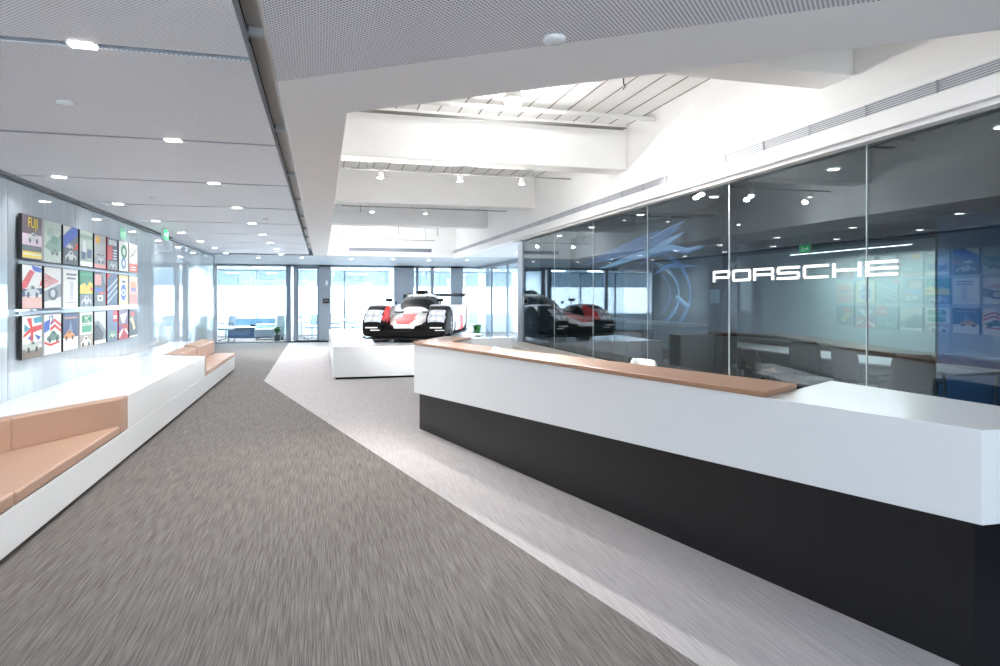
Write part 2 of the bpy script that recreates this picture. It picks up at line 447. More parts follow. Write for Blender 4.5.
def round_light(x, y, z, label, grp, e=18):
    t = thing('round_downlight', label, 'ceiling light', (x, y, z), group=grp)
    MB().lathe([(.07, 0), (.07, -.01), (.055, -.012)], m=white).build('trim_ring', None, t)
    MB().lathe([(.05, -.0125), (.05, -.016)], m=lampm).build('lens', None, t)
    light('round_lamp', 'SPOT', (x, y, z-.04), e, .05, col=(1, .98, .95), spot=2.4)
for k, (x, y) in enumerate(((-3.6, 21.5), (-1.9, 21.8), (-.6, 21.5), (.9, 21.8), (2.2, 21.5), (3.4, 21.8), (4.6, 21.4), (5.2, 17.5), (4.9, 15.0))):
    round_light(x, y, ZC, 'small round downlight in the low ceiling before the far glass offices, %s from the left' % ords[k], 'downlights before the far glass offices', 110)

# ------------------------------------------------------------ exit sign
t = thing('exit_sign', 'green exit sign with running figure and arrow hung above the left wall', 'sign', (-2.66, 12.8, 2.70))
g = M('exit green', (.16, .80, .45), .4, emit=.8); gw = M('exit white', (.95, 1, .97), .4, emit=.8)
MB().box(-.02, -.18, 0, .02, .18, .18, alu_l).build('case', None, t)
MB().box(-.023, -.172, .008, .023, .172, .172, g).build('sign_face', None, t)
for sx in (-1, 1):
    mb = MB(); X = sx*.0245
    def q(pts): mb.poly([(X, a, b) for a, b in pts], gw)
    q([(-.13, .09), (-.08, .13), (-.08, .105), (-.01, .105), (-.01, .075), (-.08, .075), (-.08, .05)])   # arrow
    q([(.05, .14), (.075, .14), (.075, .12), (.05, .12)])                                               # head
    q([(.03, .115), (.08, .115), (.07, .075), (.04, .075)])
    q([(.04, .075), (.055, .075), (.03, .03), (.01, .03)]); q([(.055, .075), (.07, .075), (.10, .045), (.085, .035)])
    q([(.11, .15), (.15, .15), (.15, .03), (.14, .03), (.14, .14), (.11, .14)])
    mb.build('pictogram', None, t, recalc=False)
MB().box(-.005, -.005, .18, .005, .005, .22, alu).build('bracket', None, t)

# ------------------------------------------------------------ bench with inset sofas
bench = thing('built_in_bench', 'long white built-in wall bench with two tan sofas set into it', 'bench', (0, 0, 0))
xf = -1.95
MB().box(XW+.005, .2, .045, xf, 16.5, .325).build('bench_base', white, bench, bevel=.004)
MB().box(XW+.005, .3, .0, xf-.07, 16.42, .045).build('toe_kick', black, bench)
MB().prism([(XW+.005, .2), (-2.80, .2), (-2.79, 6.02), (-2.65, 6.50), (xf, 7.70), (xf, 12.42), (-2.72, 12.9), (-2.66, 16.5), (XW+.005, 16.5)], .3255, .68).build('bench_top', white, bench, bevel=.004)
def strip(pts, t):
    """offset a polyline by t to its right (toward the seat)"""
    out = []
    n = len(pts)
    for k in range(n):
        ds = []
        if k: ds.append((Vector(pts[k])-Vector(pts[k-1])).normalized())
        if k < n-1: ds.append((Vector(pts[k+1])-Vector(pts[k])).normalized())
        nrm = [Vector((d.y, -d.x)) for d in ds]
        nn = sum(nrm, Vector((0, 0))).normalized()
        c = nn.dot(nrm[0])
        out.append(tuple(Vector(pts[k])+nn*t/max(c, .4)))
    return out
back = [(-2.80+.002, .4), (-2.788, 6.025), (-2.645, 6.495), (xf+.004, 7.695)]
inn = strip(back, .15); inn[-1] = (xf+.004, 7.43)
for k, nm in ((0, 'backrest'), (1, 'backrest'), (2, 'end_cushion')):
    MB().prism([back[k], back[k+1], inn[k+1], inn[k]], .328, .687).build(nm, tan, bench, bevel=.015, seg=3)
MB().prism([(xf+.006, 5.06), (xf+.006, 7.40), inn[2], inn[1], (inn[1][0], 5.06)], .33, .42).build('seat_cushion', tan, bench, bevel=.018, seg=3)
MB().prism([(xf+.006, .4), (xf+.006, 5.04), (inn[1][0], 5.04), (inn[0][0], .4)], .33, .43).build('seat_cushion', tan, bench, bevel=.02, seg=3)
# far sofa
MB().prism([(xf+.004, 12.43), (-2.715, 12.905), (-2.70, 13.04), (xf+.004, 12.58)], .328, .69).build('end_cushion', tan, bench, bevel=.012)
MB().prism([(-2.712, 13.04), (-2.50, 12.96), (-2.44, 14.6), (-2.685, 14.6)], .41, [.70, .68, .68, .71]).build('backrest', tan, bench, bevel=.03, seg=3)
MB().prism([(-2.685, 14.62), (-2.44, 14.62), (-2.38, 16.45), (-2.655, 16.45)], .41, [.74, .70, .70, .75]).build('backrest', tan, bench, bevel=.03, seg=3)
MB().prism([(xf+.006, 12.62), (-2.70, 13.06), (-2.68, 14.5), (xf+.006, 14.5)], .33, .41).build('seat_cushion', tan, bench, bevel=.015, seg=3)
MB().prism([(xf+.006, 14.52), (-2.68, 14.52), (-2.66, 16.48), (xf+.006, 16.48)], .33, .41).build('seat_cushion', tan, bench, bevel=.015, seg=3)

# ------------------------------------------------------------ posters
P = {}
def col(*c): return c
W, K, R, B, Y_, G = (.95, .95, .93), (.12, .12, .14), (.85, .16, .15), (.16, .35, .75), (.95, .85, .25), (.12, .55, .33)
GR, LG, DG, PK, OR, NV, TL, MG = (.55, .58, .6), (.8, .82, .82), (.3, .33, .36), (.9, .62, .6), (.93, .5, .25), (.2, .28, .45), (.2, .6, .7), (.7, .3, .5)
def pm(c):
    return M('print %.2f %.2f %.2f' % c, c, .35, var=.12, scale=25)
def rect(c, a, b, x, y): return (c, [(a, b), (x, b), (x, y), (a, y)])
def ell(c, x, y, rx, ry, n=18): return (c, [(x+rx*math.cos(k*2*PI/n), y+ry*math.sin(k*2*PI/n)) for k in range(n)])
def carshape(c, x, y, s, c2=K):
    return [(c, [(x-s, y), (x+s, y), (x+s*1.02, y+.3*s), (x+.55*s, y+.42*s), (x+.2*s, y+.68*s), (x-.25*s, y+.66*s), (x-.6*s, y+.4*s), (x-s*1.05, y+.25*s)]),
            ell(c2, x-.6*s, y+.04*s, .2*s, .2*s, 12), ell(c2, x+.6*s, y+.04*s, .2*s, .2*s, 12),
            (DG, [(x-.2*s, y+.42*s), (x+.3*s, y+.42*s), (x+.15*s, y+.6*s), (x-.15*s, y+.6*s)])]
def stripes(c, n, x0, x1, slope, w):
    out = []
    for k in range(n):
        y = -.1+k*(1.1/n)
        out.append((c, [(x0, y), (x1, y+slope), (x1, y+slope+w), (x0, y+w)]))
    return out
posters = [
 # row 1 (top)
 ('white', 'yellow lettered poster with a pale car on a dark purple ground', [rect((.35, .28, .33), 0, 0, 1, 1), rect((.9, .82, .88), 0, .32, 1, .58), rect(DG, 0, .22, 1, .32), rect(Y_, 0, .03, 1, .18), rect(W, 0, .1, 1, .13)]+carshape(LG, .55, .42, .3)),
 ('white', 'pale sea green poster with a misty landscape', [rect((.80, .87, .82), 0, 0, 1, 1), (( .55, .70, .63), [(0, .35), (.3, .55), (.55, .5), (1, .75), (1, .3), (.5, .22)]), ell((.42, .62, .52), .6, .55, .22, .12), ell((.68, .8, .75), .35, .72, .2, .12)]+carshape((.5, .6, .56), .6, .2, .22)),
 ('black', 'poster with a diagonal blue band over grey cars', [rect(DG, 0, 0, 1, 1), (W, [(0, .5), (1, .95), (1, 1), (0, 1)]), (B, [(0, .38), (1, .82), (1, 1), (.55, 1), (0, .72)]), (R, [(.65, .38), (1, .45), (1, .62)])]+carshape(LG, .5, .12, .36)+carshape(W, .4, .42, .2)),
 ('black', 'poster with a muted grey green pit lane crowd', [rect((.62, .68, .63), 0, 0, 1, 1), rect((.47, .55, .5), 0, .78, 1, .9), rect(NV, .1, .2, .42, .42), rect(NV, .55, .25, .9, .5), rect(W, 0, 0, 1, .14), (LG, [(.2, .4), (.5, .4), (.4, .72), (.25, .72)])]),
 ('black', 'grey poster with an orange sun in its corner', [rect((.66, .67, .66), 0, 0, 1, 1), ell((.93, .72, .3), .3, .84, .2, .12), rect(PK, 0, 0, 1, .12), rect(DG, .2, .38, .8, .42), (GR, [(0, .12), (1, .16), (1, .35), (0, .3)])]+carshape(LG, .55, .2, .28)),
 ('red', 'poster split in a red panel and a blue lettered panel', [rect(NV, 0, 0, 1, 1), rect(R, 0, .3, .5, .75), rect(LG, .1, .78, .9, .95), rect(GR, 0, 0, 1, .28)]+[rect(W, .55, .34+.09*k, .9, .38+.09*k) for k in range(4)]+carshape(LG, .5, .06, .3)),
 ('black', 'white poster with a green ring above a blue ring', [rect(W, 0, 0, 1, 1), ell(G, .55, .66, .32, .24), ell(W, .55, .66, .16, .12), ell((.4, .52, .72), .5, .27, .26, .2), ell(W, .5, .27, .12, .1)]),
 ('white', 'white poster with brush lines over a red lower third', [rect((.93, .9, .86), 0, 0, 1, 1), rect((.88, .3, .2), 0, 0, 1, .3), rect(W, .2, .08, .8, .11), rect(W, .2, .17, .8, .2), ell(GR, .4, .7, .2, .12), ell((.93, .9, .86), .4, .7, .16, .09), (DG, [(.1, .5), (.9, .85), (.9, .88), (.1, .53)])]),
 # row 2 (middle)
 ('white', 'poster with red white and blue stripes above a pale pink foot', [rect(W, 0, 0, 1, 1), (R, [(0, .4), (.25, .5), (.62, .85), (.38, .9), (0, .6)]), (R, [(.85, .5), (1, .55), (1, .72)]), (B, [(.45, 1), (.55, .88), (.95, .84), (1, .95)]), rect((.93, .74, .70), 0, 0, 1, .27), (NV, [(0, .27), (1, .33), (1, .48), (0, .44)])]+carshape(LG, .5, .3, .36)),
 ('black', 'white poster with a red arrow of rays over a grey engine', [rect(W, 0, 0, 1, 1), (GR, [(0, .15), (1, .28), (1, .62), (0, .4)]), ell(DG, .5, .34, .3, .16), ell(LG, .5, .36, .14, .1)]+[((.87, .25, .25), [(0, .48+.055*k), (.9, .66), (0, .51+.055*k)]) for k in range(7)]),
 ('white', 'plain white poster with two lines of dark heading and a narrow list', [rect(W, 0, 0, 1, 1), rect(DG, .2, .84, .9, .89), rect(DG, .25, .74, .85, .79), rect(GR, .2, .10, .85, .12)]+[rect((.6, .6, .66), .45, .2+.045*k, .65, .22+.045*k) for k in range(11)]),
 ('green', 'poster with green and yellow bands above a grey car', [rect(G, 0, 0, 1, 1), rect((.2, .65, .42), 0, .88, 1, .93), (Y_, [(0, .36), (0, .58), (.35, .68), (.5, .55), (.75, .72), (1, .66), (1, .36)]), ell(R, .88, .5, .09, .06), rect((.45, .5, .5), 0, 0, 1, .34)]+carshape(LG, .5, .06, .36)),
 ('black', 'dark poster with a pink flag patch and a framed white emblem', [rect(DG, 0, 0, 1, 1), rect(PK, .05, .62, .6, .95), rect(B, .1, .42, .7, .54), rect(R, .4, .36, .9, .42), rect(W, .25, .14, .75, .32), rect(DG, .4, .19, .6, .27), (GR, [(.6, 1), (1, 1), (1, .6)])]),
 ('red', 'dark blue poster crossed by diagonal silver speed streaks', [rect(NV, 0, 0, 1, 1), (R, [(0, .8), (.3, 1), (0, 1)])]+[((.66, .72, .78), [(0, .04+.2*k), (1, .44+.2*k), (1, .50+.2*k), (0, .12+.2*k)]) for k in range(3)]),
 ('black', 'cream yellow poster with a blue and white round badge', [rect((.93, .86, .55), 0, 0, 1, 1), rect(W, .14, .1, .86, .9), ell(B, .5, .42, .3, .27), ell(LG, .5, .42, .26, .12), ell(B, .5, .42, .08, .06), rect(DG, .3, .75, .7, .82)]),
 ('white', 'faded orange poster with a violet half disc', [rect((.92, .72, .6), 0, 0, 1, 1), rect((.93, .84, .74), 0, .82, 1, 1), ell((.95, .6, .38), .5, .64, .35, .18), (( .55, .42, .65), [(.15, .58), (.85, .58), (.7, .46), (.3, .46)]), rect((.84, .55, .5), 0, 0, 1, .35)]),
 # row 3 (bottom)
 ('white', 'poster with a red and blue cross flag over a brown circuit', [rect(W, 0, 0, 1, 1), (R, [(.22, .95), (.46, .95), (.5, .74), (1, .78), (1, .66), (.55, .6), (.55, .4), (.4, .4), (.42, .62), (.05, .5), (.05, .56), (.4, .72)]), (TL, [(.1, .62), (.38, .7), (.1, .82)]), (TL, [(.55, .95), (1, .98), (1, .84), (.6, .82)]), (B, [(.25, .46), (.4, .55), (.4, .44)]), (B, [(.6, .56), (.95, .48), (.8, .4)]), rect((.5, .45, .4), 0, 0, 1, .22), (LG, [(0, .22), (1, .3), (1, .38), (0, .34)])]+carshape((.75, .8, .75), .5, .18, .34)),
 ('white', 'white poster with blue numerals and a waving red striped flag', [rect((.93, .93, .9), 0, 0, 1, 1), (B, [(0, .55), (.3, .62), (.3, .88), (0, .82)]), (R, [(.35, .72), (.6, .82), (1, .66), (1, .73), (.6, .9), (.35, .8)]), (R, [(.35, .58), (.6, .68), (1, .52), (1, .59), (.6, .76), (.35, .66)]), (R, [(0, .28), (.35, .2), (.9, .26), (.9, .31), (.35, .26), (0, .34)])]+carshape((.35, .5, .42), .52, .34, .36)),
 ('black', 'dark blue night poster with an orange car above a white foot', [rect(NV, 0, .35, 1, 1), rect(W, 0, 0, 1, .35), rect((.8, .55, .45), .1, .86, .9, .9), (( .45, .55, .7), [(.3, .45), (.5, .85), (.65, .45)])]+carshape((.9, .6, .3), .4, .32, .34)),
 ('white', 'white poster with a block of green lettering above a silver car', [rect(W, 0, 0, 1, 1), rect(G, .15, .7, .92, .92), rect((.3, .65, .5), .15, .42, .92, .66), rect(W, .15, .62, .92, .64), rect((.72, .68, .64), 0, 0, 1, .36)]+carshape(W, .45, .05, .38)),
 ('black', 'grey poster with a pale mountain slope over a dark slope', [rect((.82, .82, .79), 0, 0, 1, 1), (GR, [(0, .68), (.35, .72), (1, .38), (1, .12), (0, .12)]), (DG, [(0, .58), (.3, .6), (.8, .3), (.7, .12), (0, .12)]), rect(W, 0, 0, 1, .12)]),
 ('black', 'blue green poster with a red cornered white square', [rect((.42, .5, .62), 0, 0, 1, 1), rect((.8, .25, .28), .55, .62, 1, 1), rect(W, .6, .72, .9, .84), (( .45, .62, .5), [(.05, .1), (.2, .45), (.5, .3), (.8, .4), (.95, .1)])]+carshape((.75, .82, .75), .5, .12, .28)),
 ('red', 'poster with a white wedge over a red white and blue flag', [rect((.45, .42, .5), 0, 0, 1, 1), (W, [(.1, .85), (.9, .9), (.6, .55), (.35, .55)]), rect((.72, .2, .25), 0, 0, 1, .5), (W, [(0, .2), (.45, .38), (.45, .3), (.1, .05), (0, .05)]), (B, [(.0, .25), (.3, .42), (0, .45)]), (W, [(.6, .3), (1, .1), (1, .2), (.7, .38)])]),
 ('black', 'dark poster with a red disc and a cream figure shape', [rect((.3, .33, .38), 0, 0, 1, 1), ell((.82, .3, .28), .4, .84, .25, .1), (( .85, .78, .6), [(.05, .66), (.4, .76), (.62, .5), (.75, .3), (.5, .22), (.35, .45)]), rect(W, 0, 0, 1, .05)]),
]
edge = {'white': M('poster edge white', (.85, .86, .87), .4), 'black': M('poster edge black', (.09, .09, .1), .4), 'red': M('poster edge red', (.7, .1, .12), .4), 'green': M('poster edge green', (.1, .4, .25), .4)}
rows_z = [(2.09, 2.55), (1.576, 2.036), (1.058, 1.505)]
pw, pitch_, y0_ = .495, .555, 7.78
rown = ['top', 'middle', 'bottom']
for i, (ec, lab, art) in enumerate(posters):
    r, c = divmod(i, 8)
    z0, z1 = rows_z[r]
    t = thing('poster', '%s, %s row' % (lab, rown[r]), 'poster', (XW, y0_+c*pitch_, z0), group='racing posters on the left wall')
    h = z1-z0
    MB().box(.03, 0, 0, .062, pw, h, edge[ec] if c or ec != 'white' else edge['black']).build('frame', None, t)
    MB().box(.002, .1, .1, .03, pw-.1, h-.1, alu).build('wall_bracket', None, t)
    mb = MB()
    for j, (cc, pts) in enumerate(art):
        X = .0625+.0004*j
        mb.poly([(X, min(max(u, 0), 1)*(pw-.008)+.004, min(max(v, 0), 1)*(h-.008)+.004) for u, v in pts], pm(cc))
    bmesh.ops.recalc_face_normals(mb.bm, faces=mb.bm.faces)
    for f in mb.bm.faces:
        if f.normal.x < 0: f.normal_flip()
    mb.build('artwork', None, t, recalc=False)
    if i == 0: text('lettering', 'FUJI', .15, pm(Y_), t, (.0665, .13, .335), (PI/2, 0, PI/2), sx=1.0)
    if i == 17: text('lettering', '12', .13, pm(B), t, (.0665, .10, .345), (PI/2, 0, PI/2), sx=1.2)
    if i == 19: text('lettering', 'MC', .11, pm(W), t, (.0665, .16, .322), (PI/2, 0, PI/2), sx=1.2)
for k, z in enumerate((2.045, 1.52)):
    tag(MB().box(XW+.001, 7.8, z, XW+.028, 12.2, z+.026, M('acrylic rail', (.72, .78, .84), .2)).build('poster_rail'),
        'long pale mounting rail %s poster row' % ('under the top', 'under the middle')[k], 'rail')

# ------------------------------------------------------------ reception counter
rc = thing('reception_counter', 'angular white reception counter with wooden ledge on a black base', 'counter', (0, 0, 0))
A = (1.113, 8.35); N = (2.848, 2.32)
def front(Y): return 3.515-.2877*Y+.0
# white shell (front run) : outer edge A..N, inner edge
MB().prism([A, N, (3.62, 2.30), (3.575, 2.80), (3.50, 3.98), (2.967, 3.67), (1.56, 8.24)], [.503, .679, .679, .60, .60, .60, .503], 1.105).build('counter_body', white, rc, bevel=.004)
MB().prism([(A[0]+.0, A[1]+.002), (1.555, 8.245), (2.03, 9.12), (1.77, 9.46)], [.503, .503, .45, .45], 1.104).build('counter_return', white, rc, bevel=.003)
MB().prism([(1.78, 9.47), (2.035, 9.125), (2.62, 9.12), (2.62, 9.46)], .02, 1.12).build('side_screen', white, rc, bevel=.003)
MB().prism([(2.852, 2.36), (1.215, 8.58), (1.74, 9.40), (1.97, 9.1), (1.60, 8.3), (3.05, 3.45), (3.45, 3.85), (3.56, 2.37)], 0, [.70, .52, .5, .5, .52, .65, .65, .70]).build('base_panel', blackp, rc)
mb = MB()
for f in (.30,):
    x = 2.852+(1.215-2.852)*(1-f)*1.0; y = 2.36+(8.58-2.36)*(1-f)
fw = lambda Y, o=.0: (front(Y)-.012+o, Y)
MB().prism([fw(3.40), fw(8.36), (1.70, 9.42), (2.02, 9.13), (1.56+.01, 8.24), (2.975, 3.68)], 1.106, 1.14).build('wood_ledge', wood, rc, bevel=.006, seg=3)
MB().prism([(1.70, 8.20), (2.98, 3.78), (3.30, 4.05), (2.45, 8.3)], .72, .75).build('desk_top', white, rc)
for yy in (4.6, 7.6):
    MB().box(front(yy)+.5, yy, 0, front(yy)+.9, yy+.04, .72).build('desk_support', white, rc)
# chair behind the counter
def star_base(t, m, n=5, r=.30):
    for k in range(n):
        a = k*2*PI/n+.3
        MB().tube([(0, 0, .09), (r*math.cos(a), r*math.sin(a), .065)], [.022, .014], m, 8).build('leg', None, t)
        MB().lathe([(.028, -.012), (.028, .012)], (r*math.cos(a), r*math.sin(a), .028), black, 12, axis='x').build('caster', None, t)
    MB().tube([(0, 0, .08), (0, 0, .42)], .025, alu, 10).build('gas_column', None, t)
def curved_back(w_, z0, z1, y, tilt, bow, th, m, round_=.06, nx=10, nz=8):
    mb = MB(); rows = []
    for side in (0, 1):
        g_ = []
        for j in range(nz+1):
            v = j/nz; z = z0+(z1-z0)*v
            ww = w_/2*(1-.25*max(0, (v-.75)/.25)**2 - .12*max(0, (.25-v)/.25))
            g_.append([(ww*(2*i/nx-1), y+tilt*v-bow*(1-(2*i/nx-1)**2)*-1+side*th, z) for i in range(nx+1)])
        rows.append(g_)
    for g_ in rows: mb.grid(g_, m)
    f, b = rows
    ring_f = f[0]+[r_[-1] for r_ in f[1:]]+f[-1][::-1][1:]+[r_[0] for r_ in f[1:-1]][::-1]
    ring_b = b[0]+[r_[-1] for r_ in b[1:]]+b[-1][::-1][1:]+[r_[0] for r_ in b[1:-1]][::-1]
    mb.grid([ring_f+[ring_f[0]], ring_b+[ring_b[0]]], m)
    bmesh.ops.remove_doubles(mb.bm, verts=mb.bm.verts, dist=.0005)
    return mb
def office_chair(loc, rz, label, grp, m, mf, top=.98):
    t = thing('office_chair', label, 'chair', loc, rz, grp)
    star_base(t, mf)
    MB().prism([(-.24, -.22), (.24, -.22), (.25, .12), (.2, .24), (-.2, .24), (-.25, .12)], .43, .50).build('seat', m, t, bevel=.025, seg=3)
    curved_back(.46, .56, top, -.26, -.06, -.05, .03, m).build('backrest', None, t)
    MB().tube([(0, -.1, .42), (0, -.27, .45), (0, -.31, .62)], .018, mf, 8).build('back_support', None, t)
    for sx in (-1, 1):
        MB().tube([(sx*.2, 0, .44), (sx*.29, 0, .46), (sx*.29, 0, .66)], .014, mf, 8).build('arm_post', None, t)
        MB().box(sx*.29-.035, -.14, .66, sx*.29+.035, .12, .685).build('armrest', black, t, bevel=.008)
    return t
greyf = M('grey blue fabric', (.55, .62, .68), .8, var=.1, scale=60)
whitef = M('white mesh fabric', (.9, .91, .92), .6)
darkf = M('charcoal mesh', (.13, .14, .16), .7)
office_chair((3.03, 6.45, 0), 1.75, 'white office chair behind the reception counter, only its back top showing', None, whitef, alu_l, top=1.03)
# credenza along the glass
cz = thing('credenza', 'low cream credenza along the smoked glass behind the counter', 'cabinet', (0, 0, 0))
cream = M('cream laminate', (.90, .87, .83), .4)
MB().box(3.44, 5.4, .05, 3.90, 13.0, .77).build('body', cream, cz)
MB().box(3.42, 5.38, .77, 3.915, 13.02, .80).build('top', cream, cz, bevel=.004)
MB().box(3.50, 5.5, .0, 3.88, 12.9, .05).build('toe_kick', black, cz)
for k in range(8):
    d = MB().box(3.424, 5.45+k*.94, .08, 3.44, 5.45+k*.94+.92, .755).build('door', cream, cz, bevel=.002)
    MB().box(3.405, 5.45+k*.94+.44, .68, 3.423, 5.45+k*.94+.56, .69).build('handle', alu, d)

# ------------------------------------------------------------ car plinth
pl = thing('display_plinth', 'wide low white glossy display platform carrying the racing car', 'platform', (0, 0, 0))
PT = .68
MB().box(.215, 14.07, .05, 3.75, 21.6, PT, white).build('platform_body', None, pl, bevel=.006)
MB().box(.27, 14.13, 0, 3.7, 21.5, .05, black).build('toe_kick', None, pl)

# ------------------------------------------------------------ race car
car = thing('race_car', 'white red and black closed-cockpit racing car on the white platform', 'race car', (1.76, 14.95, PT+.035), 0, scale=1.04)
# local frame: x across (+ = to the right seen from the front), y back from the nose, z up
car.rotation_euler = (0, 0, -math.radians(18.5))
cw = M('car white paint', (.94, .94, .95), .25, coat=.5, var=.01)
cb = M('car black paint', (.02, .02, .024), .6, var=.05)
cr_ = M('car red paint', (.85, .06, .05), .35, coat=.2)
cg = M('car silver grey', (.62, .64, .66), .3, coat=.5)
cgl = M('car window glass', (.02, .035, .08), .3)
lens = M('headlamp lens', (.74, .77, .80), .25, coat=.5, var=.5, scale=22)
tyre = M('tyre rubber', (.05, .05, .05), .7)
carbon = M('carbon fibre', (.07, .07, .08), .4, var=.2, scale=90)
def interp(tab, y):
    if y <= tab[0][0]: return tab[0][1:]
    for a, b in zip(tab[:-1], tab[1:]):
        if y <= b[0]:
            t = (y-a[0])/(b[0]-a[0]); t = t*t*(3-2*t)*.5+t*.5
            return tuple(p+(q_-p)*t for p, q_ in zip(a[1:], b[1:]))
    return tab[-1][1:]
def superring(cx, hw, zb, zt, y, n=28, e=3.2):
    out = []
    for k in range(n):
        a = 2*PI*k/n-PI/2
        ca, sa = math.cos(a), math.sin(a)
        x = abs(ca)**(2/e)*(1 if ca > 0 else -1); z = abs(sa)**(2/e)*(1 if sa > 0 else -1)
        out.append((cx+hw*x, y, (zb+zt)/2+(zt-zb)/2*z))
    return out
def loft(name, tab, m, parent, ny=30, e=3.2, n=28, sels=None, label=None):
    """tab rows: y, cx, hw, zb, zt ; sels = [(name, material, test)] carve named patches out of the shell"""
    y0, y1 = tab[0][0], tab[-1][0]
    rings = [superring(*[interp(tab, y0+(y1-y0)*j/ny)[i] for i in range(4)], y0+(y1-y0)*j/ny, n, e) for j in range(ny+1)]
    def cen(a, b):
        return [sum(rings[a+i][(b+j) % n][k] for i in (0, 1) for j in (0, 1))/4 for k in range(3)]
    sels = sels or []
    taken = {}
    for a in range(ny):
        for b in range(n):
            c = cen(a, b)
            for nm, mm, fn in sels:
                if fn(*c): taken[(a, b)] = nm; break
    mb = MB(); i = mb.mi(m)
    mb.grid(rings, m, True, True, sel=lambda a, b: (a, b) not in taken)
    for rg in (rings[0], rings[-1]):
        f = mb.bm.faces.new([mb.bm.verts.new(p) for p in rg]); f.material_index = i
    bmesh.ops.remove_doubles(mb.bm, verts=mb.bm.verts, dist=.0003)
    base = mb.build(name, None, parent, label=label)
    for nm, mm, fn in sels:
        if nm in taken.values():
            q_ = MB(); q_.grid(rings, mm, True, True, sel=lambda a, b: taken.get((a, b)) == nm)
            q_.build(nm, None, base)
    return base
# floor and splitter
MB().prism([(-.93, .12), (-.80, -.06), (-.35, -.14), (.35, -.14), (.80, -.06), (.93, .12), (.93, 1.5), (.88, 4.5), (-.88, 4.5), (-.93, 1.5)], .045, .075).build('splitter', carbon, car, bevel=.006)
# black front bumper
loft('front_bumper', [(-.02, 0, .82, .10, .20), (.05, 0, .88, .08, .32), (.45, 0, .90, .08, .40), (.7, 0, .5, .1, .40)], cb, car, ny=10, e=5)
# central tub and nose
nose_red = lambda x, y, z: abs(x+.02) < .21-.22*abs(y-.35) and .03 < y < .80 and z > .33
tub = loft('monocoque', [(.02, 0, .22, .24, .36), (.25, 0, .36, .20, .45), (.8, 0, .46, .18, .56), (1.3, 0, .50, .14, .63), (1.9, 0, .60, .10, .68), (2.8, 0, .66, .10, .70), (3.6, 0, .60, .12, .66), (4.2, 0, .45, .2, .56), (4.5, 0, .36, .3, .48)], cw, car, ny=44, e=3.6, n=40,
     sels=[('red_nose_panel', cr_, nose_red)])
for sx in (-.42, .22): MB().box(sx, 1.0, .585, sx+.20, 1.12, .612, cb).build('nose_vent', None, car)
# canopy with dark wrap-around windscreen
can = [(1.10, 0, .12, .50, .62), (1.35, 0, .34, .48, .74), (1.7, 0, .44, .46, .93), (2.1, 0, .46, .44, 1.04), (2.5, 0, .43, .44, 1.05), (3.0, 0, .32, .44, .98), (3.6, 0, .18, .44, .86), (4.3, 0, .05, .44, .68)]
loft('canopy', can, cw, car, ny=48, e=2.5, n=44, sels=[
    ('windscreen', cgl, lambda x, y, z: 1.28 < y < 2.02 and z > .66 and z < .965 and not (y > 1.88 and abs(x) < .05)),
    ('side_window', cgl, lambda x, y, z: 2.08 < y < 2.5 and .70 < z < .93)])
# front fenders
def fender(s):
    tab = []
    for y, hw, zt in ((.0, .20, .34), (.10, .235, .50), (.28, .25, .64), (.55, .255, .74), (.90, .25, .78), (1.25, .235, .75), (1.6, .20, .66), (2.0, .15, .52)):
        tab.append((y, s*.69, hw, .10, zt))
    def arch(y, x, z): return z
    y0, y1, ny, n = 0, 2.0, 44, 36
    rings = []
    for j in range(ny+1):
        y = y0+(y1-y0)*j/ny
        cx, hw, zb, zt = interp(tab, y)
        d = y-.98
        if abs(d) < .40: zb = max(zb, min(zt-.06, .34+math.sqrt(.1600-d*d)))
        rings.append(superring(cx, hw, zb, zt, y, n, 4.2))
    def cls(a, b):
        c = [sum(rings[a+i][(b+j) % n][k] for i in (0, 1) for j in (0, 1))/4 for k in range(3)]
        x, y, z = c; xl = (x-s*.69)
        if .03 < y < .36 and abs(xl) < .185 and z > .36 and z < .70: return 'headlight'
        if y < .7 and xl*s < -.19 and z > .42: return 'red_stripe' if s < 0 else 'black'
        if y < .62 and z > .1: return 'black'
        return 'white'
    par = None
    for nm, mm in (('white', cw), ('black', cb), ('headlight', lens), ('red_stripe', cr_)):
        q_ = MB(); q_.grid(rings, mm, True, True, sel=lambda a, b: cls(a, b) == nm)
        if not len(q_.bm.faces): q_.bm.free(); continue
        if nm in ('white',):
            f = q_.bm.faces.new([q_.bm.verts.new(p) for p in rings[-1]])
        o = q_.build({'white': 'front_fender', 'black': 'fender_nose', 'headlight': 'headlight', 'red_stripe': 'red_stripe'}[nm], None, par or car)
        if nm == 'white': par = o
    f = MB().poly(rings[0], cb).build('fender_cap', None, par)
    # led blocks, brighter frames inside the lamp
    for ix in range(2):
        for iz in range(2):
            x = s*.69-.07+ix*.14; 
            o = MB().lathe([(.058, 0), (.058, .02), (.045, .032)], (0, 0, 0), M('led block', (.96, .97, .98), .3), 4).build('led_block', None, par)
            yy = .085+iz*.115; zz = .462+iz*.118
            o.location = (x, yy-.005, zz+.01); o.rotation_euler = (PI/4, 0, 0)
for s in (-1, 1): fender(s)
# white decal strips on the bumper
dec = M('decal white', (.92, .92, .92), .4)
for s in (-1, 1):
    MB().box(s*.70-.13, -.028+.01, .275, s*.70+.13, .03, .30, dec).build('decal', None, car)
    MB().box(s*.70-.02, -.028+.01, .225, s*.70+.18, .03, .242, dec).build('decal', None, car)
MB().box(-.16, -.03, .285, .16, .02, .31, dec).build('decal', None, car)
# canards
for s in (-1, 1):
    MB().prism([(s*.92, .02), (s*1.0, .10), (s*.98, .40), (s*.92, .42)], .22, .235).build('dive_plane', carbon, car)
    MB().prism([(s*.90, -.02), (s*1.02, .02), (s*1.02, .30), (s*.92, .32)], .075, .09).build('dive_plane', carbon, car)
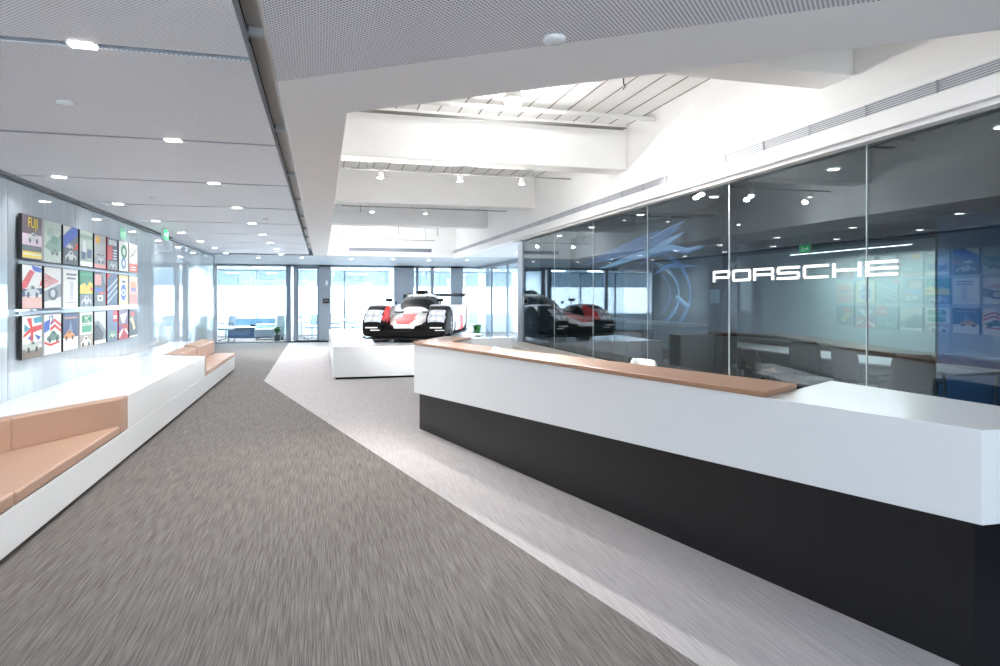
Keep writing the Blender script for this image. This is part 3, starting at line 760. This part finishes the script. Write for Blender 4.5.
# sidepods and rear fenders
for s in (-1, 1):
    sp = loft('sidepod', [(1.75, s*.72, .10, .10, .36), (2.0, s*.76, .17, .09, .50), (2.6, s*.76, .18, .09, .56), (3.2, s*.74, .20, .09, .60)], cw, car, ny=20, e=4, n=28,
         sels=[('red_panel', cr_, lambda x, y, z, s=s: 2.35 < y < 3.0 and (x-s*.76)*s > .1 and .15 < z < .5), ('black_panel', cb, lambda x, y, z, s=s: z < .16 or y < 1.86)])
    tab = [(2.95, s*.72, .20, .12, .56), (3.3, s*.71, .235, .12, .70), (3.7, s*.71, .24, .12, .75), (4.1, s*.71, .235, .12, .70), (4.55, s*.71, .20, .2, .56)]
    rings = []; ny, n = 30, 32
    for j in range(ny+1):
        y = 2.95+1.6*j/ny
        cx, hw, zb, zt = interp(tab, y); d = y-3.78
        if abs(d) < .40: zb = max(zb, min(zt-.05, .34+math.sqrt(.16-d*d)))
        rings.append(superring(cx, hw, zb, zt, y, n, 4))
    MB().grid(rings, cw, True, True).build('rear_fender', None, car)
    # mirrors
    mr = MB(); mr.box(s*.60-.07, 1.22, .84, s*.60+.07, 1.32, .91, cb); mr.tube([(s*.60, 1.28, .76), (s*.60, 1.28, .85)], .012, cb, 8)
    mr.build('mirror', None, car, bevel=.01)
    # rear wing end plate
    MB().prism([(s*.845, 4.12), (s*.865, 4.12), (s*.865, 4.72), (s*.845, 4.72)], .30, 1.02).build('wing_endplate', cw if s > 0 else cb, car, bevel=.004)
    MB().prism([(s*.866, 4.2), (s*.87, 4.2), (s*.87, 4.6), (s*.866, 4.6)], .42, .62).build('endplate_decal', cr_, car)
    MB().tube([(s*.18, 4.0, .62), (s*.18, 4.25, .98), (s*.18, 4.45, 1.0)], .014, carbon, 8).build('wing_support', None, car)
# wing plane with an aerofoil section
mb = MB(); rows = []
for X in (-.845, .845):
    r = []
    for k in range(16):
        a = 2*PI*k/16; cx = math.cos(a); sz = math.sin(a)
        r.append((X, 4.5+.17*cx, .975+.022*sz+.05*(cx*.5+.5)**2))
    rows.append(r)
mb.grid(rows, carbon, True, True).build('rear_wing', None, car)
MB().box(-.845, 4.62, 1.03, .845, 4.70, 1.045, carbon).build('wing_flap', None, car)
MB().prism([(-.012, 2.6), (.012, 2.6), (.012, 4.45), (-.012, 4.45)], .55, [1.04, 1.04, .95, .95]).build('shark_fin', cw, car)
# roof intake, antennas
loft('roof_intake', [(2.0, 0, .08, .95, 1.02), (2.12, 0, .13, .98, 1.12), (2.5, 0, .12, .98, 1.11), (3.0, 0, .06, .9, 1.0)], cb, car, ny=10, e=3, n=18)
for x, y, h in ((-.18, 2.3, .16), (.02, 2.7, .20), (.2, 2.4, .10)):
    MB().tube([(x, y, .98), (x, y, 1.02+h*.6)], [.012, .005], cb, 6).build('antenna', None, car)
MB().box(-.5, 1.45, .78, -.48, 1.55, .84, cb).build('camera_pod', None, car)
# wheels
for s in (-1, 1):
    for y in (.98, 3.78):
        t_ = MB().lathe([(.20, -.15), (.32, -.155), (.345, -.13), (.352, 0), (.345, .13), (.32, .155), (.20, .15)], (s*.745, y, .352), tyre, 36, axis='x').build('wheel', None, car)
        mb = MB(); X = s*(.745+.135)
        mb.lathe([(.205, -.012), (.205, .012)], (X, y, .352), M('rim', (.12, .12, .13), .35, metal=.5), 30, axis='x')
        for k in range(6):
            a = k*PI/3
            mb.tube([(X+s*.012, y, .352), (X+s*.018, y+.19*math.cos(a), .352+.19*math.sin(a))], [.02, .012], M('spoke', (.45, .46, .48), .3, metal=.7), 6)
        mb.build('rim', None, t_)

bpy.context.view_layer.update()
for s in (-1, 1):
    for y in (.98, 3.78):
        p = car.matrix_world @ Vector((s*.745, y, 0))
        MB().box(p.x-.2, p.y-.16, PT, p.x+.2, p.y+.16, PT+.034, white).build('wheel_pad', None, pl)
# ------------------------------------------------------------ smoked glass wall and the room behind it
gj = [-1.12, .63, 2.38, 4.13, 5.88, 7.62, 9.36, 11.1, 12.95]
for a, b in zip(gj[:-1], gj[1:]):
    struct(MB().box(XG, a+.006, .02, XG+.012, b-.006, 2.85).build('window_1', tinted))
    struct(MB().box(XG-.001, b-.003, .02, XG+.014, b+.003, 2.85).build('trim_11', M('glass joint', (.90, .94, .94), .3)))
struct(MB().box(XG-.02, -1.1, 0, XG+.03, 13, .02).build('trim_12', alu_d))
# column at its far end with a wall fixture
struct(MB().box(XG-.02, 12.96, 0, XG+.35, 13.3, ZC).build('wall_pillar', alu))
t = thing('door_reader', 'small white card reader on the grey pillar at the end of the smoked glass', 'card reader', (XG+.02, 12.96, 1.55))
MB().box(-.03, -.03, 0, .07, 0, .16, white).build('case', None, t, bevel=.004)
MB().box(-.01, -.033, .03, .05, -.03, .10, alu_d).build('keypad', None, t)
# room
dk = M('dark grey panel', (.10, .11, .12), .5)
struct(MB().box(XG+.02, 13.05, 0, 9.1, 13.3, 3.2).build('wall_end', M('end wall', (.35, .4, .45), .6)))
struct(MB().box(XG+.02, -1.5, 2.9, 9.1, 13.3, 3.0).build('ceiling', M('charcoal ceiling', (.34, .35, .37), .8)))
struct(MB().box(XG+.02, -1.5, .0, 9.1, 13.05, .006).build('floor', M('dark room carpet', (.22, .22, .23), .9, var=.2, scale=120)))
struct(MB().box(XG+.02, -1.62, 0, 9.1, -1.5, 3.0).build('wall_near', MATS['slate wall'] if 'slate wall' in MATS else M('slate wall', (.20, .25, .27), .6)))
struct(MB().box(9.0, -1.5, 0, 9.1, 13.05, 2.9).build('wall_back', M('slate wall', (.20, .25, .27), .6)))
bl = M('blue painted wall', (.13, .38, .60), .6, var=.04)
struct(MB().box(8.95, -1.5, 0, 9.0, 8.0, 2.9).build('wall_blue', bl))
tag(MB().box(8.93, 8.02, .80, 8.995, 13.0, 2.6, M('frosted board', (.66, .74, .73), .25)).build('glass_board'), 'large pale green grey glass board on the back wall of the meeting room', 'board')
struct(MB().box(5.0, 7.45, 0, 5.12, 13.05, 2.9).build('wall_partition', dk))
struct(MB().box(4.9, 7.45, 0, 5.0, 7.75, 2.9).build('wall_pillar', M('dark pillar', (.11, .12, .14), .5)))
# swirl graphic on the partition; emission added so it shows through dark glass
gr = thing('wall_graphic', 'blue and white swirling light streak graphic with added glow on the dark partition', 'wall graphic', (4.995, 7.8, 1.2))
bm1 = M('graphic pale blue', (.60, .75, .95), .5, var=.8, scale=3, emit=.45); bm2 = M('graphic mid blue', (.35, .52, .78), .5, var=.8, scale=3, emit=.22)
def swoosh(pts, wd, m, dx):
    """tapered ribbon along a polyline in (y, z)"""
    mb = MB(); n = len(pts); rows = []
    for k in range(n):
        a = Vector(pts[max(k-1, 0)]); b = Vector(pts[min(k+1, n-1)]); d = (b-a).normalized(); nn = Vector((-d.y, d.x))
        ww = wd*math.sin(PI*(k+.6)/(n+.2))
        p = Vector(pts[k])
        rows.append([(-dx, *(p+nn*ww)), (-dx, *(p-nn*ww))])
    return mb.grid(rows, m).build('streak', None, gr)
def arc(cx, cy, rx, ry, a0, a1, n=24): return [(cx+rx*math.cos(a0+(a1-a0)*k/n), cy+ry*math.sin(a0+(a1-a0)*k/n)) for k in range(n+1)]
_dx = [.004]
def sw3(pts, wd, m, n=4, sp=.6):
    for k in range(n):
        off = random.uniform(-sp, sp)*wd; c0 = random.randint(0, max(0, len(pts)//4)); c1 = len(pts)-random.randint(0, max(0, len(pts)//4))
        _dx[0] += .0004
        swoosh([(a, b+off) for a, b in pts[c0:c1]], wd*random.uniform(.25, .6), random.choice((m, bm2)), _dx[0])
def dense(pts, n=6):
    out = []
    for a, b in zip(pts[:-1], pts[1:]):
        for k in range(n): out.append((a[0]+(b[0]-a[0])*k/n, a[1]+(b[1]-a[1])*k/n))
    return out+[pts[-1]]
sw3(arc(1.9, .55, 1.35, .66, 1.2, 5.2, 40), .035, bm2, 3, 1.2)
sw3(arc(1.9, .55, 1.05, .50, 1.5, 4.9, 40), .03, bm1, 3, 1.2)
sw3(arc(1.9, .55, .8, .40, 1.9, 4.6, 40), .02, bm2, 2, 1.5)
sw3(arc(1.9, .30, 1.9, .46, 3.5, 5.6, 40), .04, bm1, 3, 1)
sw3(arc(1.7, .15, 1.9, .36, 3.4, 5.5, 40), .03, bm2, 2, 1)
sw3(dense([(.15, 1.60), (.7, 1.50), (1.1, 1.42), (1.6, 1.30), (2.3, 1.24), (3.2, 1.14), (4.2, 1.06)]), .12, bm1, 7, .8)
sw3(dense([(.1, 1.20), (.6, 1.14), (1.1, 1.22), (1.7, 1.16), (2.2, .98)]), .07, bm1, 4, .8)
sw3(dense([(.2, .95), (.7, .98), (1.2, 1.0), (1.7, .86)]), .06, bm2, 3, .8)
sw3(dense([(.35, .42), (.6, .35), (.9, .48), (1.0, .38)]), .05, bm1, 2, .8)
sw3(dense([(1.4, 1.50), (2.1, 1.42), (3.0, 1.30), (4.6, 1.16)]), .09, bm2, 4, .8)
tag(MB().box(4.965, 7.50, 1.62, 4.9-.001, 7.72, 1.80, M('notice', (.62, .74, .86), .4)).build('wall_notice'), 'small pale blue notice plate on the dark pillar behind the glass', 'notice')
# cabinets
for k in range(5):
    y = 7.8+k*1.02
    t = thing('storage_cabinet', 'dark grey storage cabinet behind the smoked glass, %s from the pillar' % ords[k].replace('nearest', 'first'), 'cabinet', (4.5, y, 0), group='storage cabinets behind the glass')
    MB().box(0, 0, .05, .44, 1.0, 1.31, M('cabinet carcass', (.27, .27, .28), .5)).build('body', None, t)
    MB().box(-.01, -.01, 1.31, .45, 1.01, 1.34, M('cabinet top', (.75, .74, .72), .4)).build('top', None, t)
    for j in (0, 1):
        d = MB().box(-.02, .01+j*.495, .06, 0, .495+j*.495, 1.30, M('cabinet door', (.33, .32, .32), .45)).build('door', None, t)
        MB().box(-.035, .44+j*.07, .7, -.021, .455+j*.07, .9, alu).build('handle', None, d)
# meeting table and chairs
mt = thing('meeting_table', 'long white meeting table in the room behind the smoked glass', 'table', (8.15, 9.6, 0))
MB().box(-.5, -3.0, .71, .5, 3.0, .74, M('table white', (.75, .76, .77), .3)).build('tabletop', None, mt, bevel=.004)
for sx in (-1, 1):
    for y in (-2.8, 2.8):
        MB().tube([(sx*.4, y, 0), (sx*.44, y, .71)], .022, alu_l, 8).build('leg', None, mt)
def shell_chair(loc, rz, label, m):
    t = thing('shell_chair', label, 'chair', loc, rz, 'shell chairs at the meeting table')
    rows = []
    for j in range(13):
        v = j/12
        if v < .5: y = .22-.40*(v*2); z = .44-.03*math.sin(PI*v*2)
        else: q_ = (v-.5)*2; y = -.18-.10*q_; z = .44+.38*q_
        wd = .24*(1-.3*max(0, v-.7)/.3)
        rows.append([(wd*(2*i/10-1), y+(.06*(2*i/10-1)**2 if v > .5 else 0), z+.05*(2*i/10-1)**2*(1 if v < .6 else .2)) for i in range(11)])
    o = MB().grid(rows, m).build('seat_shell', None, t); sm = o.modifiers.new('s', 'SOLIDIFY'); sm.thickness = .012
    for sx in (-1, 1):
        for sy in (-1, 1):
            MB().tube([(sx*.12, sy*.12, .41), (sx*.22, sy*.22, 0)], [.012, .009], alu, 8).build('leg', None, t)
brn = M('brown shell', (.45, .36, .28), .5)
shell_chair((7.2, 10.3, 0), -PI/2+.2, 'brown shell chair at the near left of the meeting table', brn)
shell_chair((7.15, 9.6, 0), -PI/2-.3, 'second brown shell chair, nearer the black mesh chairs', brn)
office_chair((7.05, 8.35, 0), -PI/2+.4, 'black mesh office chair turned aside at the meeting table', 'black mesh chairs at the meeting table', darkf, alu_d, top=1.05)
office_chair((6.95, 6.6, 0), -PI/2+.9, 'black mesh office chair nearest the blue wall', 'black mesh chairs at the meeting table', darkf, alu_d, top=1.02)
office_chair((7.1, 7.5, 0), -PI/2, 'black mesh office chair between two others at the meeting table', 'black mesh chairs at the meeting table', darkf, alu_d, top=1.02)
pd = thing('pendant_light', 'thin white linear pendant light over the meeting table', 'pendant light', (8.2, 9.03, 2.46))
MB().box(-.03, -1.28, .0, .03, 1.28, .04, alu_l).build('housing', None, pd)
MB().box(-.025, -1.27, -.005, .025, 1.27, 0, lampc).build('diffuser', None, pd)
for y in (-.8, .8): MB().tube([(0, y, .04), (0, y, .44)], .003, alu, 6).build('cable', None, pd)
light('pendant_area', 'AREA', (8.2, 9.03, 2.44), 60, .06, sy=2.4)
for k, (x, y) in enumerate(((4.6, 3.6), (4.6, 5.2), (4.5, 7.0), (4.45, 8.8), (4.45, 10.6), (4.45, 12.2), (7.3, 5.3), (6.6, 9.6))):
    round_light(x, y, 2.9, 'small round downlight in the charcoal ceiling behind the smoked glass, %s counted' % ords[k], 'downlights in the meeting room', 7)

# ------------------------------------------------------------ PORSCHE lettering on the glass
sg = thing('glass_lettering', 'white wide PORSCHE lettering across the smoked glass wall', 'sign', (XG-.004, 6.14, 1.853))
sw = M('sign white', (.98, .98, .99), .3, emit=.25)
LH, LW, GP, ST = .115, .290, .046, .023
def letter(ch, k):
    mb = MB()
    def r(a, b, c, d):   # a..c horizontal 0..1, b..d vertical 0..1
        ya = -(k*(LW+GP)+a*LW); yc = -(k*(LW+GP)+c*LW)
        mb.box(-.012, yc, b*LH, 0, ya, d*LH, sw)
    v = ST*1.15/LW; h = ST/LH
    m0, m1 = .5-h/2, .5+h/2
    if ch == 'P': r(0, 0, v, 1-h); r(0, 1-h, .96, 1); r(1-v, .30+h, 1, 1-h*.5); r(v, .30, .96, .30+h)
    if ch == 'O': r(0, h*.6, v, 1-h*.6); r(1-v, h*.6, 1, 1-h*.6); r(v*.5, 0, 1-v*.5, h); r(v*.5, 1-h, 1-v*.5, 1)
    if ch == 'R': r(0, 0, v, 1-h); r(0, 1-h, .96, 1); r(1-v, .36+h, 1, 1-h*.5); r(v, .36, .96, .36+h); r(1-v*1.1, 0, 1, .36)
    if ch == 'S': r(.04, 1-h, 1, 1); r(0, .5, v, 1-h*.6); r(.04, m0, .96, m1); r(1-v, h*.6, 1, .5); r(0, 0, .96, h)
    if ch == 'C': r(0, h*.6, v, 1-h*.6); r(v*.5, 1-h, 1, 1); r(v*.5, 0, 1, h)
    if ch == 'H': r(0, 0, v, 1); r(1-v, 0, 1, 1); r(v, m0, 1-v, m1)
    if ch == 'E': r(0, 0, v, 1); r(v, 1-h, 1, 1); r(v, m0, 1, m1); r(v, 0, 1, h)
    mb.build('letter', None, sg)
for k, ch in enumerate('PORSCHE'): letter(ch, k)

# ------------------------------------------------------------ far glass offices
def ywall(px0, px1, z0, z1, m, name, th=.12, y=YB):
    a, b = xat(px0, y), xat(px1, y)
    return struct(MB().box(a, y, z0, b, y+th, z1, m).build(name))
for px0, px1, m in ((286, 291, fram), (293.5, 296.5, alu), (319, 331, alu), (394, 414, alu), (416, 418.5, fram), (430.5, 434, alu), (451, 463, alu), (486, 490, fram), (213, 217, alu_l)):
    ywall(px0, px1, 0, ZC, m, 'wall_pillar' if px1-px0 > 8 else 'trim_13', .16 if px1-px0 > 8 else .08)
ywall(200, 497, 2.84, ZC, alu, 'trim_14', .1)
ywall(200, 497, 0, .05, alu, 'baseboard_back', .1)
n_ = 2
for px0, px1 in ((190, 213), (217, 252), (252, 286), (331, 362), (362, 394), (418.5, 430.5), (434, 451), (463, 486)):
    a, b = xat(px0, YB), xat(px1, YB)
    struct(MB().box(a, YB+.03, .05, b, YB+.042, 2.84, clear).build('window_%d' % n_)); n_ += 1
# glass door
a, b = xat(296.5, YB), xat(319, YB)
dr = struct(MB().box(a+.06, YB+.02, .08, b-.06, YB+.035, 2.76, clear).build('door_1'))
mb = MB(); mb.box(a, YB, 0, a+.07, YB+.06, 2.84, fram); mb.box(b-.07, YB, 0, b, YB+.06, 2.84, fram); mb.box(a, YB, 2.76, b, YB+.06, 2.84, fram); mb.box(a, YB, 0, b, YB+.06, .08, fram)
mb.build('door_frame', None, dr)
MB().tube([(a+.12, YB-.04, .9), (a+.12, YB-.04, 1.5)], .015, alu, 8).build('door_handle', None, dr)
# card reader, switch
x = xat(326, YB)
t = thing('card_reader', 'black square card reader panel on the grey column beside the glass door', 'card reader', (x, YB-.002, 1.46))
MB().box(-.12, -.02, 0, .12, 0, .18, black).build('case', None, t)
MB().box(-.09, -.022, .05, .09, -.02, .15, M('reader screen', (.08, .09, .12), .1)).build('screen', None, t)
tag(MB().box(x-.02, YB-.012, 2.15, x+.06, YB, 2.32, white).build('wall_switch'), 'small white sensor plate above the black card reader', 'switch')
# side facade on the right
XF = 6.1
for y0, y1 in ((13.3, 15.2), (15.2, 17.4), (17.4, 19.6), (19.6, 21.9), (21.9, 24.1), (24.1, YB)):
    struct(MB().box(XF, y0+.04, .08, XF+.012, y1-.04, 2.80, clear).build('window_20'))
    struct(MB().box(XF-.03, y0-.04, 0, XF+.05, y0+.04, 2.84, fram).build('trim_15'))
struct(MB().box(XF-.03, 13.3, 2.80, XF+.05, YB, ZC, alu).build('trim_16'))
struct(MB().box(XF-.03, 13.3, 0, XF+.05, YB, .08, alu).build('baseboard_right'))
# office side walls and the outer facade
YO = 31.5
for k, x in enumerate((-8.6, -1.3, 3.03, 9.0)):
    struct(MB().box(x, YB+.2 if k in (1, 2) else 20.8, 0, x+.1, YO, 2.92).build('wall_office', M('office wall', (.85, .88, .9), .6)))
struct(MB().box(-8.6, 20.68, 0, XW-.1, 20.8, 2.92).build('wall_office', MATS['office wall']))
xs = [-8.5, -6.6, -4.7, -2.8, -.9, 1.0, 2.9, 4.8, 6.7, 8.9]
for a, b in zip(xs[:-1], xs[1:]):
    struct(MB().box(a+.03, YO, .85, b-.03, YO+.01, 2.19, frost).build('window_30'))
    struct(MB().box(a+.03, YO, 2.19, b-.03, YO+.01, 2.86, clear).build('window_31'))
    struct(MB().box(b-.035, YO-.03, 0, b+.035, YO+.06, 2.9, alu_d if (int(b) % 2) else alu).build('trim_17'))
struct(MB().box(-8.6, YO-.02, .0, 9, YO+.08, .85, M('sill wall', (.80, .86, .90), .6)).build('wall_sill'))
struct(MB().box(-8.6, YO-.02, 2.86, 9, YO+.08, 2.92, alu).build('trim_18'))
# unseen tinted panes added behind the camera to cut daylight; office ceiling lights
rear = glass_mat('added dimming glass', (.62, .64, .66), (1, 1, 1), .03, .2)
for k in range(4):
    x0 = XW+k*1.74
    struct(MB().box(x0+.03, -1.12, .9, x0+1.71, -1.11, 2.9, rear).build('window_40'))
    struct(MB().box(x0-.03, -1.15, .9, x0+.03, -1.08, 2.9, alu).build('trim_19'))
struct(MB().box(XW, -1.2, 0, XG, -1.1, .9).build('wall_near', plaster))
for k, (x, y) in enumerate(((-4.2, 28.4), (-2.4, 28.4), (.0, 28.4), (1.9, 28.4), (4.6, 28.4), (7.2, 28.4))):
    t = thing('panel_light', 'flat white ceiling panel light in the far offices, %s from the left' % ords[k], 'ceiling light', (x, y, ZC), group='panel lights in the far offices')
    MB().box(-.32, -.32, -.03, .32, .32, 0, alu_l).build('frame', None, t)
    MB().box(-.29, -.29, -.034, .29, .29, -.03, lampc).build('diffuser', None, t)
    light('panel_area', 'AREA', (x, y, ZC-.05), 150, .55, col=(.93, .97, 1))
# city block outside
bd = thing('office_block', 'pale blue office block seen through the upper windows of the far offices', 'building', (0, 70, -20))
MB().box(-50, 0, 0, 34, 12, 26.4, M('hazy facade', (.37, .405, .43), .8)).build('facade', None, bd)
for k in range(14):
    MB().box(-48+k*6, -.1, 22.1, -44+k*6, 0, 25.2, M('hazy window', (.29, .335, .37), .3)).build('window', None, bd)
# office furniture
tvm = M('navy panel', (.10, .20, .32), .3)
t = thing('media_cabinet', 'dark navy media cabinet with a screen in the far left office', 'cabinet', (xat(253, 29.5), 29.5, 0))
MB().box(-.95, -.25, .0, .95, .25, .44, tvm).build('body', None, t)
MB().box(-.90, -.05, .52, .90, 0, .80, M('screen', (.26, .38, .46), .15)).build('screen', None, t)
MB().box(-.1, -.06, .47, .1, .02, .56, black).build('screen_stand', None, t)
MB().box(-1.0, -.3, .44, 1.0, .3, .47, white).build('top', None, t)
t = thing('grey_sofa', 'small pale grey sofa in the far left office beside the plant', 'sofa', (xat(275, 28.2), 28.2, 0))
sf = M('pale grey upholstery', (.62, .68, .72), .8, var=.08, scale=50)
MB().box(-.75, -.4, .12, .35, .4, .44).build('seat', sf, t, bevel=.03)
MB().box(.1, -.42, .44, .38, .42, .98).build('backrest', sf, t, bevel=.03)
MB().box(-.75, .25, .44, .1, .42, .62).build('armrest', sf, t, bevel=.03)
for sx in (-.68, .28):
    for sy in (-.33, .33): MB().tube([(sx, sy, 0), (sx, sy, .12)], .02, black, 8).build('leg', None, t)
def plant(loc, h, label, n=26):
    t = thing('potted_plant', label, 'plant', loc)
    MB().lathe([(.10, 0), (.14, .24), (.14, .26), (.12, .25)], m=M('plant pot', (.3, .33, .36), .5)).build('pot', None, t)
    mb = MB(); lf = M('leaf green', (.16, .42, .20), .5, var=.3)
    for k in range(n):
        a = random.uniform(0, 2*PI); r0 = random.uniform(.1, .26); hh = .26+random.uniform(.08, h)
        d = Vector((math.cos(a), math.sin(a), 0)); s_ = Vector((-d.y, d.x, 0))*.05
        p0 = Vector((0, 0, .25)); p1 = d*r0*.6+Vector((0, 0, hh)); p2 = d*(r0+.1)+Vector((0, 0, hh-.04))
        mb.poly([p0, p1-s_, p2, p1+s_], lf)
    mb.build('foliage', None, t, recalc=False)
plant((xat(283, 26.9)-.22, 27.0, 0), .35, 'leafy green potted plant beside the dark frame of the glass door')
office_chair((xat(226, 27.6), 27.6, 0), 2.3, 'grey blue office chair at the left of the far left office', 'grey blue chairs in the far offices', greyf, alu_l, .98)
office_chair((xat(205, 27.6), 27.8, 0), 2.9, 'grey blue office chair showing at the end of the poster wall', 'grey blue chairs in the far offices', greyf, alu_l, .98)
nm = ['leftmost', 'second', 'third', 'fourth', 'fifth']
office_chair((xat(312, 28.2), 28.2, 0), 2.6, 'grey blue office chair seen through the glass door', 'grey blue chairs in the far offices', greyf, alu_l, 1.0)
office_chair((xat(336, 28.6), 28.6, 0), PI, 'grey blue office chair behind the left end of the platform', 'grey blue chairs in the far offices', greyf, alu_l, 1.02)
office_chair((xat(353, 28.6), 28.6, 0), PI+.3, 'grey blue office chair between the column and the car fender', 'grey blue chairs in the far offices', greyf, alu_l, 1.02)
office_chair((xat(474, 28.6), 28.6, 0), PI, 'grey blue office chair seen right of the rear wing', 'grey blue chairs in the far offices', greyf, alu_l, 1.05)
t = thing('office_desk', 'white desk in the office behind the glass door', 'desk', (-.6, 29.4, 0))
MB().box(-.55, -.4, .70, .5, .4, .74, white).build('tabletop', None, t)
for sx in (-.5, .45): MB().box(sx-.02, -.35, 0, sx+.02, .35, .70, alu_l).build('leg', None, t)
t = thing('office_desk', 'long white conference table behind the car', 'desk', (xat(360, 29.6), 29.6, 0))
MB().box(-1.45, -.5, .70, 1.3, .5, .74, white).build('tabletop', None, t)
for sx in (-1.3, 1.2): MB().box(sx-.02, -.4, 0, sx+.02, .4, .70, alu_l).build('leg', None, t)
plant((5.2, 22.5, 0), .5, 'leafy green potted plant on the floor before the right glass facade', 34)
t = thing('side_table', 'low white side table near the right glass facade', 'table', (4.7, 21.0, 0))
MB().lathe([(.30, .48), (.30, .51)], m=white).build('tabletop', None, t)
MB().tube([(0, 0, .02), (0, 0, .48)], .03, alu_l).build('column', None, t)
MB().lathe([(.2, 0), (.2, .02)], m=alu_l).build('base', None, t)

# ------------------------------------------------------------ world and colour management
wd = bpy.data.worlds.new('world'); sc.world = wd; wd.use_nodes = True
nt = wd.node_tree; bg = nt.nodes['Background']
tc = nt.nodes.new('ShaderNodeTexCoord'); sp = nt.nodes.new('ShaderNodeSeparateXYZ'); nt.links.new(tc.outputs['Generated'], sp.inputs[0])
cr = nt.nodes.new('ShaderNodeValToRGB'); nt.links.new(sp.outputs['Z'], cr.inputs[0])
cr.color_ramp.elements[0].position = 0; cr.color_ramp.elements[0].color = (.91, .955, 1, 1)
cr.color_ramp.elements[1].position = .6; cr.color_ramp.elements[1].color = (.72, .86, 1, 1)
nt.links.new(cr.outputs[0], bg.inputs[0]); bg.inputs[1].default_value = 5
sc.view_settings.view_transform = 'Standard'; sc.view_settings.look = 'None'
sc.view_settings.exposure = 1.1; sc.view_settings.gamma = 1; sc.view_settings.use_curve_mapping = False
sc.cycles.use_denoising = True
sc.cycles.max_bounces = 10; sc.cycles.transparent_max_bounces = 16; sc.cycles.diffuse_bounces = 5
sc.cycles.sample_clamp_indirect = 8
sc.cycles.caustics_reflective = False; sc.cycles.caustics_refractive = False
